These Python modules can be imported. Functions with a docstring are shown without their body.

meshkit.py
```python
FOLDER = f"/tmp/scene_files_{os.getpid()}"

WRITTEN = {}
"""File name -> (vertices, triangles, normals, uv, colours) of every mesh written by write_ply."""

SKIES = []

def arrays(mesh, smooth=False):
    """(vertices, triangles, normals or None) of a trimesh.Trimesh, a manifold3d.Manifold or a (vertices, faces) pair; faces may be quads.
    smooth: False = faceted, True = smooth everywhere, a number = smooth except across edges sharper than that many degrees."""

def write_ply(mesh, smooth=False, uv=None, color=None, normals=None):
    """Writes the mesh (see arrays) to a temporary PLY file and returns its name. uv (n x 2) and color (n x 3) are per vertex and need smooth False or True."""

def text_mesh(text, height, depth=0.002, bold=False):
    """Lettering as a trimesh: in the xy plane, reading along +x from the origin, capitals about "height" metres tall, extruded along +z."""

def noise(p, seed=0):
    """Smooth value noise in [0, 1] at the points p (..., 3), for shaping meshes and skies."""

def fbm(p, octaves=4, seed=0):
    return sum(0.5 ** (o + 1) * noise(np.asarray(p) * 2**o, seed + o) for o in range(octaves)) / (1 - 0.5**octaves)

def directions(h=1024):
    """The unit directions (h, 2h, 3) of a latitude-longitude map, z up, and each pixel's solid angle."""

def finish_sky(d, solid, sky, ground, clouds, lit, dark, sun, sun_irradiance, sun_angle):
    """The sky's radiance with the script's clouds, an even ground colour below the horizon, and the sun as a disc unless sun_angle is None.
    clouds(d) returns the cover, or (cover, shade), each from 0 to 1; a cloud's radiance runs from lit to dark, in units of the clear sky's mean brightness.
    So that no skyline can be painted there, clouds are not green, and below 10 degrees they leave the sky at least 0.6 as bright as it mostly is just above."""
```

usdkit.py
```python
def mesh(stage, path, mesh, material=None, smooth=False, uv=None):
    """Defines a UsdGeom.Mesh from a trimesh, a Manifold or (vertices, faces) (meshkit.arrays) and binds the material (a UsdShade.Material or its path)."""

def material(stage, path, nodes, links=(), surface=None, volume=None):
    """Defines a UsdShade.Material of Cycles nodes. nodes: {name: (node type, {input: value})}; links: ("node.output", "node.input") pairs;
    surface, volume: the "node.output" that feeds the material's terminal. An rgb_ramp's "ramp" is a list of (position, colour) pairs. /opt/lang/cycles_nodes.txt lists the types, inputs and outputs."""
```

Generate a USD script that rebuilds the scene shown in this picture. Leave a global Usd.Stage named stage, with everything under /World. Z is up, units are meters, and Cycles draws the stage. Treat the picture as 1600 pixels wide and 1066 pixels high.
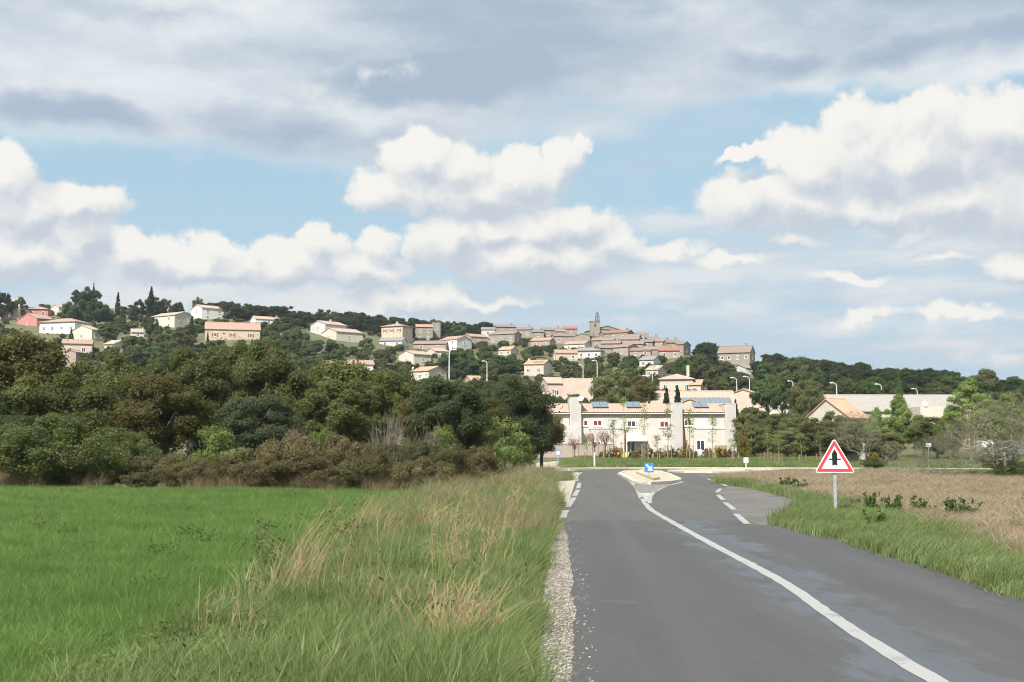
import math, random
import numpy as np, trimesh, usdkit, meshkit
from pxr import Usd, UsdGeom, UsdLux, UsdShade, Gf, Sdf, Vt

stage = Usd.Stage.CreateInMemory()
UsdGeom.SetStageUpAxis(stage, 'Z')
UsdGeom.SetStageMetersPerUnit(stage, 1.0)
UsdGeom.Xform.Define(stage, '/World')
UsdGeom.Scope.Define(stage, '/World/Looks')

# ------------------------------------------------------------------ camera
F = 1800.0                      # focal length in pixels of the 1600 px wide photograph
CAM_H = 1.75
PITCH = math.atan(167.0 / F)    # horizon at row 700
cam = UsdGeom.Camera.Define(stage, '/World/camera')
cam.CreateHorizontalApertureAttr(36.0)
cam.CreateVerticalApertureAttr(36.0 * 682 / 1024)
cam.CreateFocalLengthAttr(36.0 * F / 1600)
cam.CreateClippingRangeAttr(Gf.Vec2f(0.1, 20000))
cam.AddTranslateOp().Set(Gf.Vec3d(0, 0, CAM_H))
cam.AddRotateXOp().Set(90 + math.degrees(PITCH))
EXPOSURE = 0.65
cam.CreateExposureAttr(EXPOSURE)

# ------------------------------------------------------------------ sun and sky
SUN_EL, SUN_AZ = math.radians(45), math.radians(-154)      # azimuth clockwise from +y (view direction)
SUN_DIR = np.array([math.sin(SUN_AZ) * math.cos(SUN_EL), math.cos(SUN_AZ) * math.cos(SUN_EL), math.sin(SUN_EL)])
sun = UsdLux.DistantLight.Define(stage, '/World/sun')
sun.CreateIntensityAttr(1.25)
sun.CreateAngleAttr(0.53)
sun.CreateNormalizeAttr(True)
sun.CreateColorAttr(Gf.Vec3f(1.0, 0.95, 0.87))
sun.AddTransformOp().Set(Gf.Matrix4d(Gf.Rotation(Gf.Vec3d(0, 0, 1), Gf.Vec3d(*SUN_DIR)), Gf.Vec3d(0, 0, 0)))


def ray(px, py):
    """Unit-depth world direction (y component 1) of a pixel of the photograph, seen from the camera."""
    x, z = (px - 800.0) / F, (533.0 - py) / F
    c, s = math.cos(PITCH), math.sin(PITCH)
    d = np.array([x, c - s * z, s + c * z])
    return d / d[1]


class Graph:
    def __init__(self):
        self.n, self.l, self.k = {}, [], 0

    def add(self, kind, **kw):
        self.k += 1
        name = f'{kind}_{self.k}'
        ins = {}
        for a, b in kw.items():
            if isinstance(b, str) and '.' in b:
                self.l.append((b, f'{name}.{a}'))
            else:
                ins[a] = b
        self.n[name] = (kind, ins)
        return name

    def math(self, op, a, b=0.5, c=0.0, clamp=False):
        return self.add('math', math_type=op, value1=a, value2=b, value3=c, use_clamp=clamp) + '.value'

    def vmath(self, op, a, b=(0, 0, 0), c=(0, 0, 0), scale=1.0, out='vector'):
        return self.add('vector_math', math_type=op, vector1=a, vector2=b, vector3=c, scale=scale) + '.' + out

    def noise(self, vec, scale, detail=4, rough=0.5, distortion=0.0, out='fac'):
        return self.add('noise_texture', vector=vec, scale=scale, detail=detail, roughness=rough, distortion=distortion) + '.' + out

    def range(self, v, a, b, c=0.0, d=1.0, smooth=True):
        return self.add('map_range', range_type='smoothstep' if smooth else 'linear', value=v, from_min=a, from_max=b, to_min=c, to_max=d, clamp=True) + '.result'

    def mix(self, fac, a, b, blend='mix'):
        return self.add('mix_color', blend_type=blend, fac=fac, a=a, b=b, use_clamp=True) + '.result'

    def mul(self, vec, xyz):
        return self.vmath('multiply', vec, xyz)


# clouds: centre (photo pixel the cloud is seen at, turned into a direction), radii, strength
SKY_STRENGTH = 0.1
CUMULUS = [
    # central cloud
    (740, 292, 185, 62, 1.0), (655, 236, 62, 52, 1.0), (700, 258, 80, 50, 1.0), (800, 275, 90, 48, 1.0), (880, 262, 52, 50, .95), (905, 240, 26, 26, .7), (610, 290, 60, 42, .9),
    # right bank
    (1160, 312, 95, 55, 1.0), (1270, 258, 90, 58, 1.1), (1255, 305, 140, 55, 1.0), (1370, 240, 90, 75, 1.1), (1345, 195, 45, 35, .9), (1450, 240, 100, 80, 1.2), (1440, 192, 50, 35, .9),
    (1560, 225, 110, 80, 1.2), (1610, 300, 130, 90, 1.2), (1500, 310, 140, 60, 1.0), (1170, 243, 75, 12, .8), (1380, 310, 140, 40, .9),
    # left
    (10, 275, 62, 55, 1.1), (40, 318, 90, 50, 1.1), (125, 322, 90, 42, 1.0), (40, 378, 130, 45, 1.0), (120, 362, 75, 36, .95), (-120, 300, 160, 90, 1.1),
    # low left bank
    (215, 408, 90, 42, 1.0), (310, 398, 62, 36, .95), (300, 425, 190, 42, 1.0), (450, 415, 110, 45, 1.0), (520, 385, 62, 48, 1.0), (600, 385, 52, 36, .85), (560, 420, 130, 40, .9),
    # low centre
    (715, 378, 85, 52, 1.0), (770, 358, 70, 34, .95), (850, 362, 90, 46, 1.0), (915, 350, 72, 36, .95), (975, 378, 70, 34, .75), (840, 405, 210, 44, 1.0), (605, 432, 50, 28, .9),
    (640, 470, 130, 36, .8), (1040, 398, 90, 22, .6), (1235, 372, 80, 18, .55), (1140, 412, 80, 15, .55), (1330, 428, 90, 16, .5), (1490, 400, 60, 14, .5), (880, 440, 110, 18, .5),
    # far right low
    (1450, 360, 70, 18, .6), (1585, 418, 62, 36, .85), (1500, 492, 130, 18, .5), (1345, 498, 60, 18, .5), (760, 470, 180, 18, .5),
]
BANK = [   # the high grey-white layer
    (100, 60, 420, 170, 1.0), (520, 110, 380, 145, 1.0), (760, 60, 330, 120, 1.0), (250, 140, 420, 75, .9), (560, 195, 200, 50, .7), (1020, 105, 170, 80, .8), (1300, 45, 420, 95, 1.0), (1560, 75, 260, 80, 1.0), (900, 190, 200, 40, .35),
    (1250, 110, 250, 50, .6), (700, 0, 700, 90, 1.0),
]
LOW = [    # stacked pale cloud sinking into the haze over the horizon
    (1350, 395, 430, 85, 1.0), (930, 440, 330, 60, .9), (1550, 470, 330, 70, .9), (250, 455, 420, 40, .8), (1150, 505, 400, 40, .8), (620, 480, 260, 40, .9), (1150, 355, 200, 40, .8),
]
DARK = [   # thick, shaded bases of that layer
    (690, 112, 250, 48, 1.0), (830, 95, 120, 70, .8), (560, 70, 180, 40, .45), (130, 168, 240, 36, .9), (480, 195, 230, 48, .55), (1200, 88, 190, 42, .7), (1440, 78, 230, 42, .8), (1590, 60, 160, 50, .6), (250, 20, 240, 22, .35), (880, 20, 140, 40, .6), (1010, 20, 120, 40, .35),
]


def blobs(g, vec, spots, flat=0.0):
    best = None
    for px, py, rx, ry, s in spots:
        d = ray(px, py)
        d = d / np.linalg.norm(d)
        az = math.atan2(d[0], d[1])
        m = g.add('mapping', mapping_type='texture', vector=vec, location=tuple(d), rotation=(0, 0, -az), scale=(rx / F, 1.5, ry / F)) + '.vector'
        ln = g.vmath('length', m, out='value')
        v = g.math('multiply_add', ln, -s, s)
        if flat:
            z = g.add('separate_xyz', vector=m) + '.z'
            v = g.math('multiply_add', g.math('minimum', z, 0.0), flat, v)
        best = v if best is None else g.math('smoothmax' if False else 'maximum', best, v)
    return best


def build_sky():
    g = Graph()
    tc = g.add('texture_coordinate') + '.generated'
    sky = g.add('sky_texture', sky_type='single_scattering', sun_disc=False, sun_elevation=SUN_EL, sun_rotation=SUN_AZ, air_density=1.0, aerosol_density=1.6, ozone_density=1.0) + '.color'
    up = g.add('separate_xyz', vector=tc) + '.z'

    # cumulus: the same puffs read twice, the second time a little nearer the sun, so that their sunward flanks come out light
    w1 = g.noise(tc, 9.0, 3, .55, out='color')
    w2 = g.noise(tc, 34.0, 5, .62, out='color')
    a0 = g.vmath('multiply_add', w1, (.07, .07, .05), tc)
    a0 = g.vmath('multiply_add', w2, (.034, .034, .030), a0)
    a0 = g.vmath('subtract', a0, (.052, .052, .040))
    SH = (-.009, 0, .016)

    def cumulus(vec, raw):
        d = blobs(g, vec, CUMULUS)
        gen = g.noise(g.mul(raw, (3.2, 3.2, 9.0)), 1.0, 4, .55)      # broken cumulus all round the sky, of the same kind
        gen = g.math('multiply_add', gen, 2.6, -1.66)
        d = g.math('maximum', d, gen)
        n = g.noise(raw, 42.0, 6, .63)
        return g.math('add', d, g.math('multiply_add', n, .62, -.31))

    d0 = cumulus(a0, tc)
    d1 = cumulus(g.vmath('add', a0, SH), g.vmath('add', tc, SH))
    cover = g.range(d0, .04, .33)
    lit = g.range(g.math('multiply_add', d0, -.10, g.math('subtract', d0, d1)), -.50, .46)

    # the high layer
    w = g.vmath('multiply_add', g.noise(tc, 6.0, 5, .6, out='color'), (.16, .16, .09), tc)
    w = g.vmath('subtract', w, (.08, .08, .045))
    bank = blobs(g, w, BANK)
    gen2 = g.math('multiply_add', g.noise(g.mul(tc, (1.6, 1.6, 4.5)), 1.0, 5, .5), 3.0, -1.25)
    gen2 = g.math('multiply', gen2, g.range(up, .24, .36))
    bank = g.math('maximum', bank, gen2)
    soft = g.noise(g.mul(tc, (5, 5, 14)), 1.0, 7, .64)
    bank_d = g.math('add', bank, g.math('multiply_add', soft, .9, -.45))
    bank_cover = g.range(bank_d, -.02, .42)
    dark = blobs(g, w, DARK)
    dark = g.math('add', g.math('maximum', dark, g.math('multiply', g.math('multiply_add', g.noise(g.mul(tc, (2.3, 2.3, 6)), 1.0, 4, .5), 3.0, -1.3), g.range(up, .26, .36))), g.math('multiply_add', soft, 1.6, -.8))
    dark = g.range(dark, -.28, .66)

    # hazy streaks over the horizon
    st = g.noise(g.mul(tc, (3.2, 3.2, 26)), 1.0, 6, .62)
    low = g.range(up, .215, .12)
    streak = g.math('multiply', g.math('multiply_add', g.range(st, .40, .62), .55, .42), low)

    lowb = blobs(g, a0, LOW)
    lown = g.noise(g.mul(tc, (5.5, 5.5, 24)), 1.0, 6, .6)
    low_cover = g.math('multiply', g.range(g.math('multiply_add', lown, 1.1, g.math('subtract', lowb, .55)), .0, .55), .85)

    WHITE = (.735, .72, .68)
    SHADE = (.45, .495, .555)
    BWHITE = (.645, .675, .69)
    BDARK = (.325, .395, .49)
    HAZE = (.425, .50, .575)
    LSHADE, LLIGHT = (.435, .525, .605), (.635, .645, .645)
    HLIGHT = (.60, .61, .61)
    k = .82 / SKY_STRENGTH
    sc = lambda c: tuple(x * k for x in c)
    col = g.add('mix', mix_type='multiply', fac=1.0, color1=sky, color2=(.82, .82, .82)) + '.color'
    base = g.range(up, .0, .30)
    col = g.add('mix', fac=g.math('multiply_add', base, -.15, .86), color1=col, color2=sc((.37, .54, .635))) + '.color'

    def over(col, fac, c):
        return g.add('mix', fac=fac, color1=col, color2=c) + '.color'
    def blend(f, a, b):
        return g.add('mix', fac=f, color1=sc(a), color2=sc(b)) + '.color'
    col = over(col, streak, blend(g.range(st, .46, .66), HAZE, HLIGHT))
    col = over(col, low_cover, blend(g.range(lown, .40, .62), LSHADE, LLIGHT))
    col = over(col, bank_cover, blend(dark, BWHITE, BDARK))
    col = over(col, cover, blend(lit, SHADE, WHITE))
    g.n['out'] = ('background_shader', {'strength': SKY_STRENGTH})
    g.l.append((col, 'out.color'))
    return usdkit.material(stage, '/World/Looks/sky_air', g.n, g.l, surface='out.background')


dome = UsdLux.DomeLight.Define(stage, '/World/sky')
UsdShade.MaterialBindingAPI.Apply(dome.GetPrim()).Bind(build_sky())
dome.GetPrim().SetCustomDataByKey('label', 'blue spring sky with grey and white cumulus clouds')
dome.GetPrim().SetCustomDataByKey('category', 'sky')
dome.GetPrim().SetCustomDataByKey('kind', 'structure')

# ------------------------------------------------------------------ helpers
RNG = np.random.default_rng(7)
_used = {}


def numbered(parent, name):
    k = _used.setdefault((parent, name), 0)
    _used[(parent, name)] = k + 1
    return name if k == 0 else f'{name}_{k:03d}'


def tag(prim, label=None, cat=None, group=None, kind=None):
    for k, v in (('label', label), ('category', cat), ('group', group), ('kind', kind)):
        if v:
            prim.SetCustomDataByKey(k, v)
    return prim


class MB:
    """Collects vertices and triangles of one mesh."""
    def __init__(self):
        self.v, self.f, self.n = [], [], 0

    def add(self, v, f):
        v, f = np.asarray(v, float), np.asarray(f, int)
        if f.shape[1] == 4:
            f = np.vstack([f[:, [0, 1, 2]], f[:, [0, 2, 3]]])
        self.v.append(v); self.f.append(f + self.n); self.n += len(v)
        return self

    def box(self, c, s, rz=0.0):
        c, s = np.asarray(c, float), np.asarray(s, float)
        v = np.array([[x, y, z] for x in (-.5, .5) for y in (-.5, .5) for z in (-.5, .5)]) * s
        if rz:
            a, b = math.cos(rz), math.sin(rz)
            v = v @ np.array([[a, b, 0], [-b, a, 0], [0, 0, 1]])
        f = [[0, 1, 3, 2], [4, 6, 7, 5], [0, 4, 5, 1], [2, 3, 7, 6], [0, 2, 6, 4], [1, 5, 7, 3]]
        return self.add(v + c, f)

    def tube(self, pts, rad, n=6, cap=True):
        p = np.asarray(pts, float)
        r = np.broadcast_to(np.asarray(rad, float), (len(p),))
        t = np.gradient(p, axis=0)
        t /= np.linalg.norm(t, axis=1, keepdims=True) + 1e-12
        ref = np.array([1.0, 0, 0]) if abs(t[:, 2]).mean() > .7 else np.array([0, 0, 1.0])
        a = np.cross(t, ref); a /= np.linalg.norm(a, axis=1, keepdims=True) + 1e-12
        b = np.cross(t, a)
        ang = np.arange(n) * 2 * np.pi / n
        v = (p[:, None] + r[:, None, None] * (np.cos(ang)[None, :, None] * a[:, None] + np.sin(ang)[None, :, None] * b[:, None])).reshape(-1, 3)
        f = []
        for i in range(len(p) - 1):
            for j in range(n):
                k = (j + 1) % n
                f += [[i * n + j, i * n + k, (i + 1) * n + k], [i * n + j, (i + 1) * n + k, (i + 1) * n + j]]
        if cap:
            f += [[0, j + 1, j] for j in range(1, n - 1)] + [[(len(p) - 1) * n, (len(p) - 1) * n + j, (len(p) - 1) * n + j + 1] for j in range(1, n - 1)]
        return self.add(v, f)

    def prism(self, poly, z0, z1):
        """Upright prism over a plan polygon (list of x, y)."""
        from shapely.geometry import Polygon
        m = trimesh.creation.extrude_polygon(Polygon(poly), z1 - z0, engine='earcut')
        m.apply_translation([0, 0, z0])
        return self.add(m.vertices, m.faces)

    def tri(self, m):
        return self.add(m.vertices, m.faces)

    def move(self, loc=(0, 0, 0), rz=0.0):
        a, b = math.cos(rz), math.sin(rz)
        R = np.array([[a, b, 0], [-b, a, 0], [0, 0, 1]])
        self.v = [v @ R + np.asarray(loc, float) for v in self.v]
        return self

    def arrays(self):
        return np.vstack(self.v), np.vstack(self.f)

    def put(self, name, mat, parent='/World', smooth=False, label=None):
        if not self.v:
            return None
        path = str(parent.GetPath()) if hasattr(parent, 'GetPath') else parent
        m = usdkit.mesh(stage, f'{path}/{numbered(path, name)}', self.arrays(), mat, smooth=smooth).GetPrim()
        if label:
            m.SetCustomDataByKey('label', label)
        return m


def xform(path, loc=(0, 0, 0), rz=0.0, scale=None):
    x = UsdGeom.Xform.Define(stage, path)
    x.AddTranslateOp().Set(Gf.Vec3d(*map(float, loc)))
    x.AddRotateZOp().Set(math.degrees(rz))
    if scale is not None:
        s = (scale,) * 3 if np.ndim(scale) == 0 else scale
        x.AddScaleOp().Set(Gf.Vec3f(*map(float, s)))
    return x.GetPrim()


def thing(name, label, cat, loc=(0, 0, 0), rz=0.0, group=None, kind=None):
    return tag(xform('/World/' + numbered('/World', name), loc, rz), label, cat, group, kind)


def kind_class(name):
    """A class prim: the pattern that copies reference."""
    return stage.CreateClassPrim('/World/' + numbered('/World', name + '_pattern'))


def copy(cls, name, label, cat, loc, rz=0.0, scale=None, group=None):
    p = xform('/World/' + numbered('/World', name), loc, rz, scale)
    p.GetReferences().AddInternalReference(cls.GetPath())
    p.SetInstanceable(True)
    return tag(p, label, cat, group)


def instancer(name, label, cat, protos, pos, yaw, scale, idx, kind='stuff', parent='/World', tilt=None):
    path = parent + '/' + numbered(parent, name)
    pi = UsdGeom.PointInstancer.Define(stage, path)
    paths = []
    for k, (mb, mat) in enumerate(protos):
        if isinstance(mb, MB):
            paths.append(mb.put(f'tuft', mat, path).GetPath())
        else:
            paths.append(mb.GetPath())
    pi.CreatePrototypesRel().SetTargets(paths)
    pi.CreatePositionsAttr(Vt.Vec3fArray.FromNumpy(np.asarray(pos, np.float32)))
    q = np.zeros((len(pos), 4)); q[:, 0] = np.cos(yaw / 2); q[:, 3] = np.sin(yaw / 2)
    pi.CreateOrientationsAttr(Vt.QuathArray([Gf.Quath(float(a), float(b), float(c), float(d)) for a, b, c, d in q]))
    s = np.asarray(scale, float)
    s = np.repeat(s[:, None], 3, 1) if s.ndim == 1 else s
    pi.CreateScalesAttr(Vt.Vec3fArray.FromNumpy(s.astype(np.float32)))
    pi.CreateProtoIndicesAttr(Vt.IntArray.FromNumpy(np.asarray(idx, np.int32)))
    return tag(pi.GetPrim(), label, cat, kind=kind)


# ------------------------------------------------------------------ terrain
_rows = np.array([731.5, 712, 700, 690, 665, 640, 620, 600, 580, 560, 540, 520, 505, 490, 470, 440.])
_dist = np.array([100.0, 140, 152, 168, 202, 242, 280, 318, 357, 402, 456, 520, 580, 625, 665, 720.])
_skyx = np.array([-400, 0, 100, 200, 320, 450, 600, 700, 800, 900, 960, 1000, 1080, 1200, 1300, 1400, 1500, 1600, 2000.])
_skyy = np.array([476, 478, 478, 481, 490, 500, 512, 521, 526, 524, 526, 534, 553, 577, 592, 605, 613, 616, 624.])


def D(px, py):
    """Distance (along the view) of the ground seen at a pixel of the photograph, beyond the roundabout."""
    d = np.interp(-py, -_rows, _dist)
    k = np.interp(px, [430, 680], [.76, 1.0])
    f = np.interp(-py, [-660, -560], [0, 1])
    return d * (1 + (k - 1) * f)


def at(px, py, d):
    r = ray(px, py)
    return np.array([r[0] * d, d, CAM_H + r[2] * d])


def flat(px, py, z=0.0):
    """Where the sight line of a pixel meets level ground."""
    r = ray(px, py)
    d = (z - CAM_H) / r[2]
    return np.array([r[0] * d, d, z])


_us = np.linspace(-.75, .75, 61)
_ds = np.concatenate([[0, 100.0], np.geomspace(102, 4000, 240)])
_Z = np.zeros((len(_us), len(_ds)))
for _i, _u in enumerate(_us):
    _px = 800 + F * _u
    _end = np.interp(_px, _skyx, _skyy)
    _py = np.concatenate([np.arange(731.5, _end, -3.0), [_end]])
    _dd = np.array([D(_px, y) for y in _py])
    _zz = np.array([at(_px, y, d)[2] for y, d in zip(_py, _dd)])
    _last = _zz[-1]
    _dd = np.concatenate([_dd, _dd[-1] + np.array([60, 160, 400, 3600])])
    _zz = np.concatenate([_zz, [_last + 1, _last - 6, _last * .4, 0]])
    _Z[_i] = np.interp(_ds, np.concatenate([[0], _dd]), np.concatenate([[0], _zz]))
from scipy.interpolate import RegularGridInterpolator
_HI = RegularGridInterpolator((_us, _ds), _Z, bounds_error=False, fill_value=None)


def H(x, y):
    x, y = np.broadcast_arrays(np.asarray(x, float), np.asarray(y, float))
    u = np.clip(x / np.maximum(y, 1e-3), -.75, .75)
    z = _HI(np.stack([u, np.clip(y, 0, 4000)], -1))
    return np.where(y < 100.0, 0.0, z)


# ------------------------------------------------------------------ materials
def simple(name, color, rough=.8, var=.12, scale=3.0, spec=.3, metal=0.0, bump=0.0, bscale=40.0, alt=None, coord='position', stretch=None):
    """A principled surface whose colour wavers between color and alt."""
    g = Graph()
    vec = (g.add('geometry') + '.position') if coord == 'position' else (g.add('texture_coordinate') + '.object')
    if stretch:
        vec = g.mul(vec, stretch)
    n = g.noise(vec, scale, 6, .6)
    c = np.array(color)
    a = c * (1 - var) if alt is None else np.array(alt)
    col = g.mix(g.range(n, .32, .68), tuple(a), tuple(np.clip(c * (1 + (var if alt is None else 0)), 0, 1)))
    p = g.add('principled_bsdf', base_color=col, roughness=rough, specular_ior_level=spec, metallic=metal)
    if bump:
        h = g.noise(vec, bscale, 5, .6)
        b = g.add('bump', height=h, strength=bump, distance=.03)
        g.l.append((b + '.normal', p + '.normal'))
    return usdkit.material(stage, '/World/Looks/' + name, g.n, g.l, surface=p + '.BSDF')


def leaf(name, dark, light, alt=None, trans=.42, alt_amount=.5, rough=.55, spec=.25, patch=.5):
    """Foliage: every leaf, every clump and every plant a little different."""
    g = Graph()
    geo = g.add('geometry')
    r2 = geo + '.random_per_island'
    n = g.noise(geo + '.position', patch, 4, .6)
    t = g.math('multiply_add', n, 1.5, -.45)
    t = g.math('add', g.math('multiply', t, .6), g.math('multiply', r2, .45), clamp=True)
    col = g.mix(t, tuple(dark), tuple(light))
    oi = g.add('object_info') + '.random'
    if alt is not None:
        col = g.mix(g.math('multiply', oi, alt_amount), col, tuple(alt))
    # one plant is a little paler or deeper than the next
    tone = g.math('fract' if False else 'fraction', g.math('multiply', oi, 7.31))
    tone = g.math('multiply_add', tone, .55, .72)
    col = g.vmath('scale', col, scale=1.0) if False else g.add('mix', mix_type='multiply', fac=1.0, color1=col, color2=g.add('combine_xyz', x=tone, y=tone, z=tone) + '.vector') + '.color'
    p = g.add('principled_bsdf', base_color=col, roughness=rough, specular_ior_level=spec)
    tr = g.add('translucent_bsdf', color=g.mix(.35, col, (.3, .35, .05)))
    m = g.add('mix_closure', fac=trans, closure1=p + '.BSDF', closure2=tr + '.BSDF')
    return usdkit.material(stage, '/World/Looks/' + name, g.n, g.l, surface=m + '.closure')


def glass(name, tint):
    return usdkit.material(stage, '/World/Looks/' + name, {'p': ('principled_bsdf', {'base_color': tint, 'roughness': .08, 'specular_ior_level': .8})}, [], surface='p.BSDF')


M = {}
# leaves
M['oak'] = leaf('holm_oak_leaf', (.075,.085,.026), (.225,.235,.078), alt=(.14, .145, .052), alt_amount=.55)
M['oak_brown'] = leaf('brown_oak_leaf', (.095,.08,.025), (.26,.215,.07), alt=(.07, .08, .03))
M['oak_dark'] = leaf('dark_oak_leaf', (.04,.052,.02), (.13,.145,.055), alt=(.05, .065, .035))
M['oak_grey'] = leaf('grey_oak_leaf', (.065,.082,.045), (.175,.20,.115), alt=(.07, .08, .04))
M['bush_leaf'] = leaf('bush_leaf', (.075,.095,.028), (.22,.245,.085), alt=(.11, .12, .05))
M['fresh'] = leaf('fresh_leaf', (.15,.21,.04), (.38,.45,.14), alt=(.18, .24, .08), trans=.4)
M['bramble'] = leaf('bramble_leaf', (.12,.092,.046), (.27,.205,.105), alt=(.10, .11, .045), patch=.9)
M['russet'] = leaf('russet_leaf', (.10, .055, .03), (.24, .15, .09), alt=(.12, .12, .05))
M['pine'] = leaf('pine_needle', (.020,.034,.016), (.062,.09,.036), alt=(.045, .06, .022), patch=.12)
M['pine_light'] = leaf('light_pine_needle', (.055,.095,.024), (.14,.20,.06), alt=(.06, .09, .035), patch=.15)
M['hill'] = leaf('hill_tree_leaf', (.06,.08,.026), (.17,.20,.07), alt=(.11, .115, .05), patch=.12, alt_amount=.8)
M['willow'] = leaf('olive_tree_leaf', (.12,.13,.048), (.28,.285,.12), alt=(.15, .14, .06), patch=.2)
M['wood_far'] = leaf('far_wood_leaf', (.018,.028,.014), (.055,.074,.034), alt=(.05, .058, .026), patch=.06)
M['cypress'] = leaf('cypress_leaf', (.012, .018, .009), (.038, .05, .024))
M['pink'] = leaf('judas_blossom', (.22, .10, .11), (.48, .28, .30), trans=.4)
M['bud'] = leaf('bud_leaf', (.16,.15,.08), (.32,.31,.16), trans=.3)
M['yellow'] = leaf('yellow_shrub_leaf', (.18, .13, .02), (.45, .34, .06), alt=(.2, .2, .06))
M['ochre'] = leaf('ochre_shrub_leaf', (.16, .11, .045), (.36, .27, .12), alt=(.2, .19, .08))
# grass
M['wheat'] = leaf('wheat_blade', (.12,.215,.055), (.28,.41,.13), alt=(.14, .21, .06), alt_amount=.3, trans=.52, patch=.35)
M['grass'] = leaf('grass_blade', (.115,.18,.05), (.27,.36,.12), alt=(.25, .27, .10), alt_amount=.35, trans=.48, patch=.8)
M['grass_pale'] = leaf('pale_grass_blade', (.15,.215,.085), (.31,.385,.165), alt=(.28, .27, .13), alt_amount=.5, trans=.35, patch=.8)
M['straw'] = leaf('straw_blade', (.19,.14,.085), (.42,.325,.20), alt=(.36, .27, .18), alt_amount=.6, trans=.3, patch=.5)
M['straw_pink'] = leaf('dry_field_blade', (.27,.205,.155), (.49,.385,.295), alt=(.50, .40, .25), alt_amount=.6, trans=.3, patch=.25)
M['weed'] = leaf('weed_leaf', (.035, .075, .015), (.10, .16, .04), alt=(.13, .16, .05), trans=.3, patch=1.5)
M['stem'] = simple('dry_stem', (.40, .28, .16), .8, .25, 8)
M['stem_brown'] = simple('brown_stem', (.20, .13, .075), .8, .25, 8)
M['bark'] = simple('bark', (.10, .085, .07), .9, .3, 6, bump=.5, bscale=20)
M['bark_grey'] = simple('grey_bark', (.21, .19, .165), .9, .3, 5, bump=.5, bscale=20)
M['twig_brown'] = simple('brush_twig', (.17, .145, .12), .9, .3, 5)
M['stake'] = simple('stake_wood', (.27, .19, .12), .8, .2, 5)
# ground
M['soil'] = simple('soil', (.16, .145, .075), .95, .3, .35, alt=(.085, .095, .04), bump=.4, bscale=6)
M['field_soil'] = simple('field_soil', (.12, .19, .06), .95, .3, 1.2, alt=(.11, .13, .05), bump=.4, bscale=9)
M['dry_soil'] = simple('dry_field_soil', (.30, .23, .15), .95, .3, .5, alt=(.20, .16, .09), bump=.4, bscale=9)
M['gravel'] = simple('gravel', (.2856, .2604, .2268), .95, .35, 28, alt=(.1764, .1638, .1428), bump=.8, bscale=60)
M['path'] = simple('path_gravel', (.4704, .42, .3444), .95, .2, 3, alt=(.378, .336, .2688), bump=.4, bscale=20)
M['layby'] = simple('layby_gravel', (.1134, .1092, .1025), .92, .25, .6, alt=(.168, .1579, .1386), bump=.4, bscale=50)
M['kerb'] = simple('kerb_stone', (.4872, .4452, .3696), .85, .12, 4, bump=.2)
M['apron'] = simple('island_sand', (.4536, .3864, .2814), .9, .14, 1.5, bump=.3)
M['sett'] = simple('sett_stone', (.2184, .2058, .1848), .85, .25, 5, bump=.4)
M['cement'] = simple('cement', (.42, .4032, .3696), .9, .12, 3)
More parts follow.
